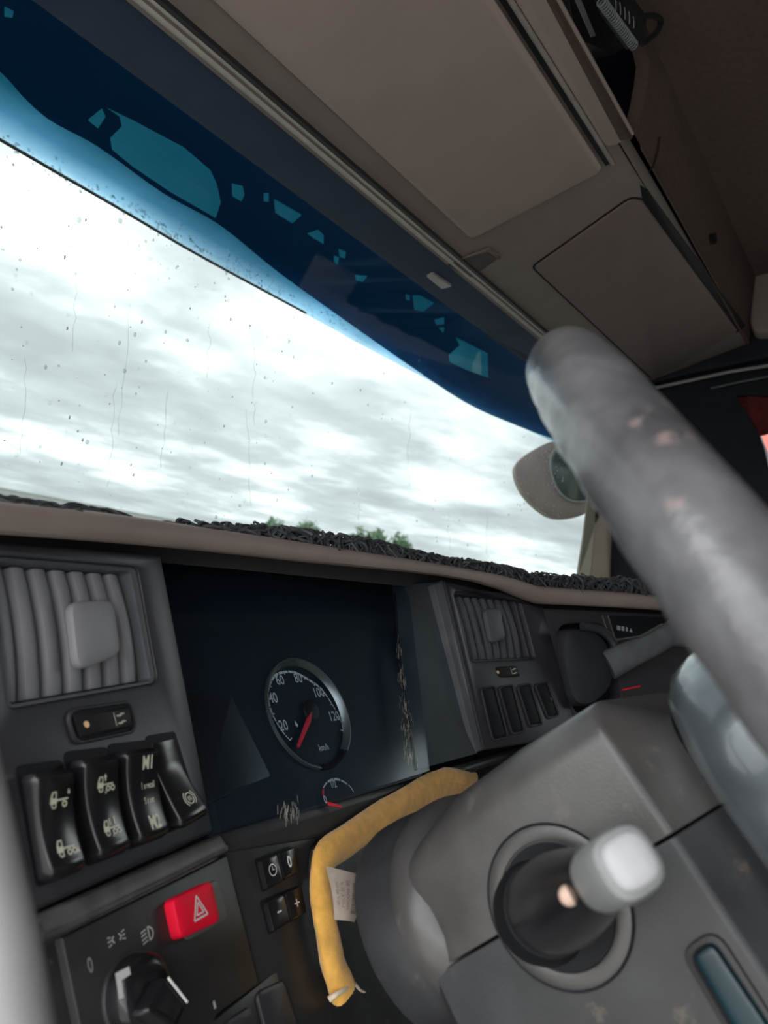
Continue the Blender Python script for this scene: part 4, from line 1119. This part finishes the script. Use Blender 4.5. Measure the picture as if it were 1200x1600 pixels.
rings = [sect(-.262, XA + .010, XB - .010, VP, VT - .020, up_r), sect(-.256, XA + .004, XB - .004, VP, VT - .016, up_r), sect(-.235, XA, XB, VP, VT - .010, up_r), sect(-.200, XA, XB, VP, VT - .001, up_r), sect(-.15, XA, XB, VP, VT, up_r), sect(-.104, XA, XB, VP, VT - .002, up_r), sect(-.1012, XA + .0006, XB - .0006, VP, VT - .0026, up_r), sect(-.0995, XA + .0020, XB - .0020, VP, VT - .004, up_r), sect(-.084, XA + .022, XB - .022, VP, VT - .020, up_r), sect(-.080, XA + .026, XB - .026, VP, VT - .024, up_r)]
loft('upper_shroud', rings, COLUMN, sc2, True, True, 35)
lo_r = (.001, .001, .035, .035)
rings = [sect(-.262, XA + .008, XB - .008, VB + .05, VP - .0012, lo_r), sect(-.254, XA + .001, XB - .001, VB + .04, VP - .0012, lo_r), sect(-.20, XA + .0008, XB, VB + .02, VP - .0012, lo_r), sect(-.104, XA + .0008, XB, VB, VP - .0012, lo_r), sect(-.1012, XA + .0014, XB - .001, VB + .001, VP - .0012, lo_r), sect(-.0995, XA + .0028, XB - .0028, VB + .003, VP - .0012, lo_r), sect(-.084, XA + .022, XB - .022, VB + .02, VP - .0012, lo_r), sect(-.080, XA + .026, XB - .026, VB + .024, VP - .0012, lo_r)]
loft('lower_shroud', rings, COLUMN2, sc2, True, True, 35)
# stepped collar and gaiter where the column enters the dash
def rsect(a, rx, rv, cv_, n=48):
    return [Vector(((XA + XB) / 2 + rx * math.cos(2 * math.pi * k / n), WC.y, WC.z)) + AX * a + AV * (cv_ + rv * math.sin(2 * math.pi * k / n)) for k in range(n)]
rings = [rsect(-.232, .070, .052, -.012), rsect(-.238, .079, .060, -.012), rsect(-.246, .083, .063, -.012), rsect(-.255, .084, .064, -.012), rsect(-.261, .082, .062, -.012), rsect(-.263, .076, .056, -.012)]
loft('collar', rings, COLUMN, sc2, True, True, 40)
rings = [rsect(-.258, 0.0660, .056, -.010), rsect(-.262, 0.0685, .060, -.010), rsect(-.268, 0.0695, .063, -.010), rsect(-.280, 0.0700, .065, -.010), rsect(-.294, 0.0700, .066, -.010), rsect(-.300, 0.0680, .065, -.010), rsect(-.304, 0.0600, .058, -.010)]
loft('gaiter', rings, COLUMN2, sc2, True, True, 40)
rings = [sect(-.33, XA + .004, XB - .004, VB + .045, -.070, .02), sect(-.30, XA + .002, XB - .002, VB + .04, -.066, .02), sect(-.258, XA + .003, XB - .003, VB + .04, -.060, .02)]
loft('lower_cowl', rings, COLUMN2, sc2, True, True, 40)
# stalk socket ring on the left face
rc = Vector(SH.uv(870, 1414))
RO, RI = .0355, .0285
V = []
rings = []
for r, h in ((RO + .0012, -.001), (RO + .0008, .0006), (RO, .0010), (RI + .003, .0016), (RI + .001, .0010), (RI, -.001), (RI - .001, -.012)):
    rings.append([SH.w(rc.x + r * math.cos(2 * math.pi * k / 48), rc.y + r * math.sin(2 * math.pi * k / 48), h) for k in range(48)])
loft('socket_ring', rings, COLUMN, sc2, False, False, 40)
prism('socket_disc', SH, [(rc.x + RI * 1.0 * math.cos(2 * math.pi * k / 40), rc.y + RI * math.sin(2 * math.pi * k / 40)) for k in range(40)], -.002, .0006, DARK, sc2, 0)
tube('socket_groove', [SH.w(rc.x + (RO + .0014) * math.cos(2 * math.pi * k / 48), rc.y + (RO + .0014) * math.sin(2 * math.pi * k / 48), .0004) for k in range(49)], .0007, DARK, sc2, 6)
# release button in its recess, low on the left face
slot = [SH.uv(*p) for p in ((1062, 1486), (1118, 1448), (1240, 1640), (1180, 1690))]
prism('button_recess', SH, rounded(slot, .008), -.001, .0014, mat('recess_grey', (.03, .03, .032), .5), sc2, .001)
slot2 = [SH.uv(*p) for p in ((1076, 1490), (1114, 1464), (1225, 1640), (1180, 1672))]
prism('recess_floor', SH, rounded(slot2, .007), .001, .0020, DARK, sc2, .0004)
prism('release_button', SH, rounded([SH.uv(*p, .004) for p in ((1082, 1494), (1112, 1470), (1220, 1632), (1182, 1662))], .004), .001, .0058, mat('teal_button', (.004, .028, .038), .3), sc2, .002)

# ------------------------------------------------------------------ column stalk
st_base = SH.px(852, 1420, -.004)
st_tip = ray(984, 1346); st_tip = st_tip / st_tip.length * .255
sk2 = thing('indicator_stalk', 'black indicator stalk with frosted grey tip pointing at the viewer', 'stalk', st_base)
ax = (st_tip - st_base); ln = ax.length; ax.normalize()
s1 = (AV - ax * AV.dot(ax)).normalized(); s2 = ax.cross(s1)
def sring(f, r, ex=2.0, n=32, fl=1.0):
    out = []
    for k in range(n):
        t = 2 * math.pi * k / n; c_, s_ = math.cos(t), math.sin(t)
        q_ = (abs(c_) ** ex + abs(s_) ** ex) ** (-1 / ex)
        out.append(st_base + ax * (ln * f) + s1 * (c_ * q_ * r * fl) + s2 * (s_ * q_ * r))
    return out
loft('base_boot', [sring(-.05, .0250), sring(.0, .0245), sring(.03, .0236), sring(.06, .0215)], DARK, sk2, True, True, 40)
loft('arm', [sring(-.02, .0205), sring(.10, .0208), sring(.3, .0196), sring(.55, .0150), sring(.74, .0112), sring(.90, .0090), sring(.93, .007)], GLOSSB, sk2, True, True, 40)
loft('tip', [sring(.76, .0090, 2.4), sring(.77, .0102, 2.4), sring(.81, .0108, 2.5), sring(.93, .0106, 2.6), sring(.975, .0100, 2.8), sring(.99, .0092, 3)], TIP, sk2, True, True, 40)
loft('end_button', [sring(.97, .0078, 3.0), sring(1.0, .0078, 3.0), sring(1.012, .0074, 3.0), sring(1.018, .0063, 3), sring(1.021, .003, 3)], TIPW, sk2, True, True, 45)
dr_ = ray(889, 1399).normalized(); dd_ = .15
while dd_ < .5:
    q_ = dr_ * dd_ - st_base; f_ = q_.dot(ax) / ln
    if (q_ - ax * (f_ * ln)).length < float(np.interp(f_, [-.02, .1, .3, .55, .74], [.0205, .0208, .0196, .0150, .0112])) and f_ < .9: break
    dd_ += .0005
dp = dr_ * dd_
rings = []
dn = (-dp).normalized(); d1_ = dn.orthogonal().normalized(); d2_ = dn.cross(d1_)
for r, h in ((.0036, -.006), (.0036, .0), (.0030, .0010), (.0016, .0016), (.0004, .0018)):
    rings.append([dp + dn * h + d1_ * r * math.cos(2 * math.pi * k / 18) + d2_ * r * math.sin(2 * math.pi * k / 18) for k in range(18)])
loft('wear_stud', rings, mat('bare_peach_plastic', (.55, .38, .30), .35), sk2, True, True, 45)

# ------------------------------------------------------------------ steering wheel
swl = thing('steering_wheel', 'worn dark leather steering wheel seen from behind the rim', 'steering wheel', WC)
RW, RT = .2317, .0188
RC = Vector((.4353, .0128, -.0454)); RN = Vector((.0836, -.7056, .7037)).normalized()
RU = (Vector((1, 0, 0)) - RN * RN.x).normalized(); RV = RN.cross(RU)
V, Fc = [], []; nu, nv_ = 240, 32
rw_ = random.Random(2)
for i in range(nu):
    t = 2 * math.pi * i / nu; c_ = RU * math.cos(t) + RV * math.sin(t)
    for j in range(nv_):
        p = 2 * math.pi * j / nv_
        rr = RT * (1 + .035 * max(0, -math.sin(p + .6)) * math.cos(t * 52) + .006 * math.sin(3 * p + 9 * t) + .006 * math.sin(17 * t - 2 * p))
        V.append(RC + c_ * (RW + rr * math.cos(p)) + RN * rr * math.sin(p))
for i in range(nu):
    for j in range(nv_):
        a, b = i * nv_ + j, ((i + 1) % nu) * nv_ + j; a2, b2 = i * nv_ + (j + 1) % nv_, ((i + 1) % nu) * nv_ + (j + 1) % nv_
        Fc.append((a, b, b2, a2))
mesh('rim', V, Fc, LEATHER, swl, 80)
hr = (.050, .050, .045, .045)
rings = [sect(-.080, XA + .024, XB - .024, -.120, .010, hr), sect(-.079, XA + .016, XB - .016, -.130, .018, hr), sect(-.075, XA + .009, XB - .009, -.137, .026, hr), sect(-.068, XA + .005, XB - .005, -.141, .031, hr), sect(-.055, XA + .003, XB - .003, -.143, .034, hr), sect(-.03, XA + .002, XB - .002, -.144, .036, hr), sect(.0, XA + .003, XB - .003, -.144, .036, hr), sect(.018, XA + .010, XB - .010, -.138, .029, hr), sect(.026, XA + .024, XB - .024, -.122, .014, hr)]
loft('hub_cover', rings, HUB, swl, True, True, 60)
for sx, tt in ((1, -12), (1, -62), (-1, 242)):
    t = math.radians(tt); e_ = RC + (RU * math.cos(t) + RV * math.sin(t)) * (RW - .004)
    s_ = WC - AX * .03 - AV * .06 + Vector((sx * .045, 0, 0))
    mid = s_.lerp(e_, .5) - AX * .008
    tube('spoke', spline([s_, mid, e_], 6), .013, HUB, swl, 12, .7, up=tuple(AX))

# ------------------------------------------------------------------ parking brake
pbk = thing('parking_brake', 'black parking brake lever on the dashboard wing beyond the wheel', 'brake lever', FRR.px(920, 1040))
bl = [FRR.uv(*p, .012) for p in ((878, 985), (900, 980), (935, 985), (955, 1010), (962, 1050), (955, 1080), (925, 1105), (895, 1100), (885, 1050))]
prism('boss', FRR, chaikin(bl), -.03, .014, mat('brake_boss_plastic', (.030, .033, .040), .38), pbk, .010, dome=.004)
collar = spline([FRR.px(*p, .016) for p in ((910, 978), (940, 985), (960, 1008), (964, 1045))], 6)
tube('gate', collar, .006, mat('brake_boss_plastic', (0, 0, 0)), pbk, 10)
cen = spline([FRR.px(*p) for p in ((950, 1040, .012), (985, 1022, .025), (1020, 1006, .035), (1045, 992, .04), (1075, 982, .042), (1093, 980, .042))], 6)
wd = np.interp(np.linspace(0, 1, len(cen)), [0, .3, .6, .72, .85, 1], [.020, .017, .0155, .023, .025, .022])
tube('lever', cen, [float(w) for w in wd], mat('worn_lever_plastic', (.10, .115, .122), .33, .5, .2), pbk, 18, .55, up=tuple(FRR.n))
tube('lever_seam', [FRR.px(962, 1000, .03), FRR.px(1000, 994, .04), FRR.px(1035, 975, .05)], .0012, EDGE, pbk, 6)

# ------------------------------------------------------------------ fringe along the windscreen base
fr_ = Acc()
rn = random.Random(21)
def lip_at(x_):
    for i in range(len(tl) - 1):
        if tl[i][0] <= x_ <= tl[i + 1][0]:
            f = (x_ - tl[i][0]) / (tl[i + 1][0] - tl[i][0])
            return tl[i][1].lerp(tl[i + 1][1], f), tl[i][2].lerp(tl[i + 1][2], f)
def strands(n, x0, x1, hmax, thick):
    for i in range(n):
        x_ = rn.uniform(x0, x1); p, nn = lip_at(x_)
        hm_ = hmax(x_) * rn.uniform(.55, 1.1)
        d = Vector((nn.y, -nn.x, 0)); s_ = p + nn * rn.uniform(.018, .05) + Vector((0, 0, -.006))
        ln_ = rn.uniform(.012, .035); lean = rn.choice((1, 1, 1, -1))
        P = [s_, s_ + Vector((0, 0, hm_ * .7)) + d * lean * ln_ * .15, s_ + Vector((0, 0, hm_)) + d * lean * ln_ * .45 + nn * rn.gauss(0, .004), s_ + Vector((0, 0, hm_ * .8)) + d * lean * ln_ * .8 + nn * rn.gauss(-.004, .004), s_ + Vector((0, 0, hm_ * .25)) + d * lean * ln_ + nn * rn.gauss(-.008, .004)]
        V, Fc = tube_data(spline(P, 3), thick * rn.uniform(.7, 1.2), 4); fr_.add(V, Fc)
hcurve = lambda x_: float(np.interp(x_, [330, 400, 500, 600, 650, 720, 800, 850, 1100], [.004, .009, .016, .018, .016, .014, .018, .021, .026]))
strands(950, 340, 1130, hcurve, .0013)
strands(90, 0, 110, lambda x_: .0082 - x_ * .00001, .0007); strands(34, 120, 165, lambda x_: .0076, .0007); strands(16, 180, 215, lambda x_: .0074, .0007)
tag(fr_.build('windscreen_fringe', THREAD, None, 60), 'black looped thread fringe lying along the base of the windscreen', 'fringe', None, 'stuff')

# ------------------------------------------------------------------ outside mirror beyond the far pillar
fw_ = ray(860, 750).normalized(); cpos = fw_ * (2.42)
mu = fw_.cross(Vector((0, 0, 1))).normalized(); mu = (mu + Vector((.0, .25, 0))).normalized(); mn = Vector((0, 0, 1)).cross(mu) * -1
mn = mu.cross(Vector((0, 0, 1))).normalized()
FMI = Fr(cpos, uvn=(mu, (0, 0, 1), mn))
mr = thing('outside_mirror', 'taupe outside mirror with round glass beyond the far pillar', 'mirror', cpos)
body = [FMI.uv(*p) for p in ((801, 733), (812, 715), (855, 690), (875, 688), (905, 715), (925, 750), (922, 800), (900, 809), (867, 811), (843, 798), (815, 770))]
body = chaikin(body); gl_ = chaikin([FMI.uv(*p) for p in ((858, 716), (876, 694), (925, 700), (940, 745), (925, 780), (892, 784), (868, 762))])
prism('housing', FMI, body, -.07, 0, mat('mirror_taupe', (.50, .40, .375), .5, .4, .06, 20), mr, .008, dome=.004)
prism('glass', FMI, gl_, .003, .012, mat('mirror_glass', (.30, .34, .33), .12, .8, .15, 60, metal=.6), mr, .003)
prism('glass_rim', FMI, inset(ccw(gl_), -.006), .0, .010, mat('pale_mirror_rim', (.62, .64, .60), .4), mr, .003, holes=[gl_])
tube('arm', [FMI.w(.02, .10, -.03), FMI.w(.06, .17, -.03), Vector((2.02, .80, .52))], .014, mat('mirror_arm_black', (.03, .03, .03), .5), mr, 10)

# ------------------------------------------------------------------ blurred handle close to the lens, bottom left
hd_px = [(-75, 1120, .22), (-48, 1240, .215), (-22, 1370, .205), (4, 1500, .195), (22, 1620, .188), (35, 1720, .182)]
hpnt = []
for x_, y_, dd in hd_px:
    d = ray(x_, y_); hpnt.append(d * dd)
tag(tube('grab_handle', spline(hpnt, 6), .0098, GREY, None, 20), 'pale grey grab handle blurred close to the viewer', 'handle')

# ------------------------------------------------------------------ trees on the horizon
LEAF = mat('hazed_leaf_green', (.22, .34, .20), .9, .1, .3, .6)  # leaf green paled to paint in the distance haze
BARK = mat('tree_bark', (.10, .08, .06), .9, .1, .2)
def tree(px_, dist, h, wid, label, seed):
    d = ray(px_, 868 + (px_ - 600) * .1845); d.z = 0; d.normalize(); c = d * dist; c.z = -2.5
    root = thing('tree', label, 'tree', c, 'trees on the horizon')
    V, Fc = tube_data([c, c + Vector((0, 0, h * .35)), c + Vector((.1, .1, h * .6))], [.22, .18, .1], 8); mesh('trunk', V, Fc, BARK, root)
    A = Acc(); r_ = random.Random(seed)
    for k in range(700):
        th, ph = r_.uniform(0, 6.283), math.acos(r_.uniform(-.6, 1)); s_ = r_.uniform(.55, 1.0) * (1 + .22 * math.sin(3 * th + seed) + .15 * math.sin(5 * ph))
        p = c + Vector((math.cos(th) * math.sin(ph) * wid * s_, math.sin(th) * math.sin(ph) * wid * s_, h * .62 + math.cos(ph) * h * .38 * s_))
        q_ = r_.uniform(.25, .5); a = Vector((r_.gauss(0, 1), r_.gauss(0, 1), r_.gauss(0, 1))).normalized(); b = a.orthogonal().normalized()
        A.add([p - a * q_, p + b * q_ * .6, p + a * q_, p - b * q_ * .6 + Vector((0, 0, .2))], [(0, 1, 2), (0, 2, 3)])
    A.build('crown', LEAF, root)
tree(578, 95, 5.5, 3.1, 'broad green tree at the middle of the horizon', 1)
tree(622, 108, 5.7, 2.4, 'green tree touching the broad one on its right', 2)
tree(478, 150, 6.6, 3.0, 'pale tree on the horizon left of the broad green tree', 3)
tree(425, 165, 6.2, 3.0, 'leftmost pale tree on the horizon', 4)
tree(680, 120, 4.0, 3.0, 'low green tree on the horizon right of the broad tree', 5)
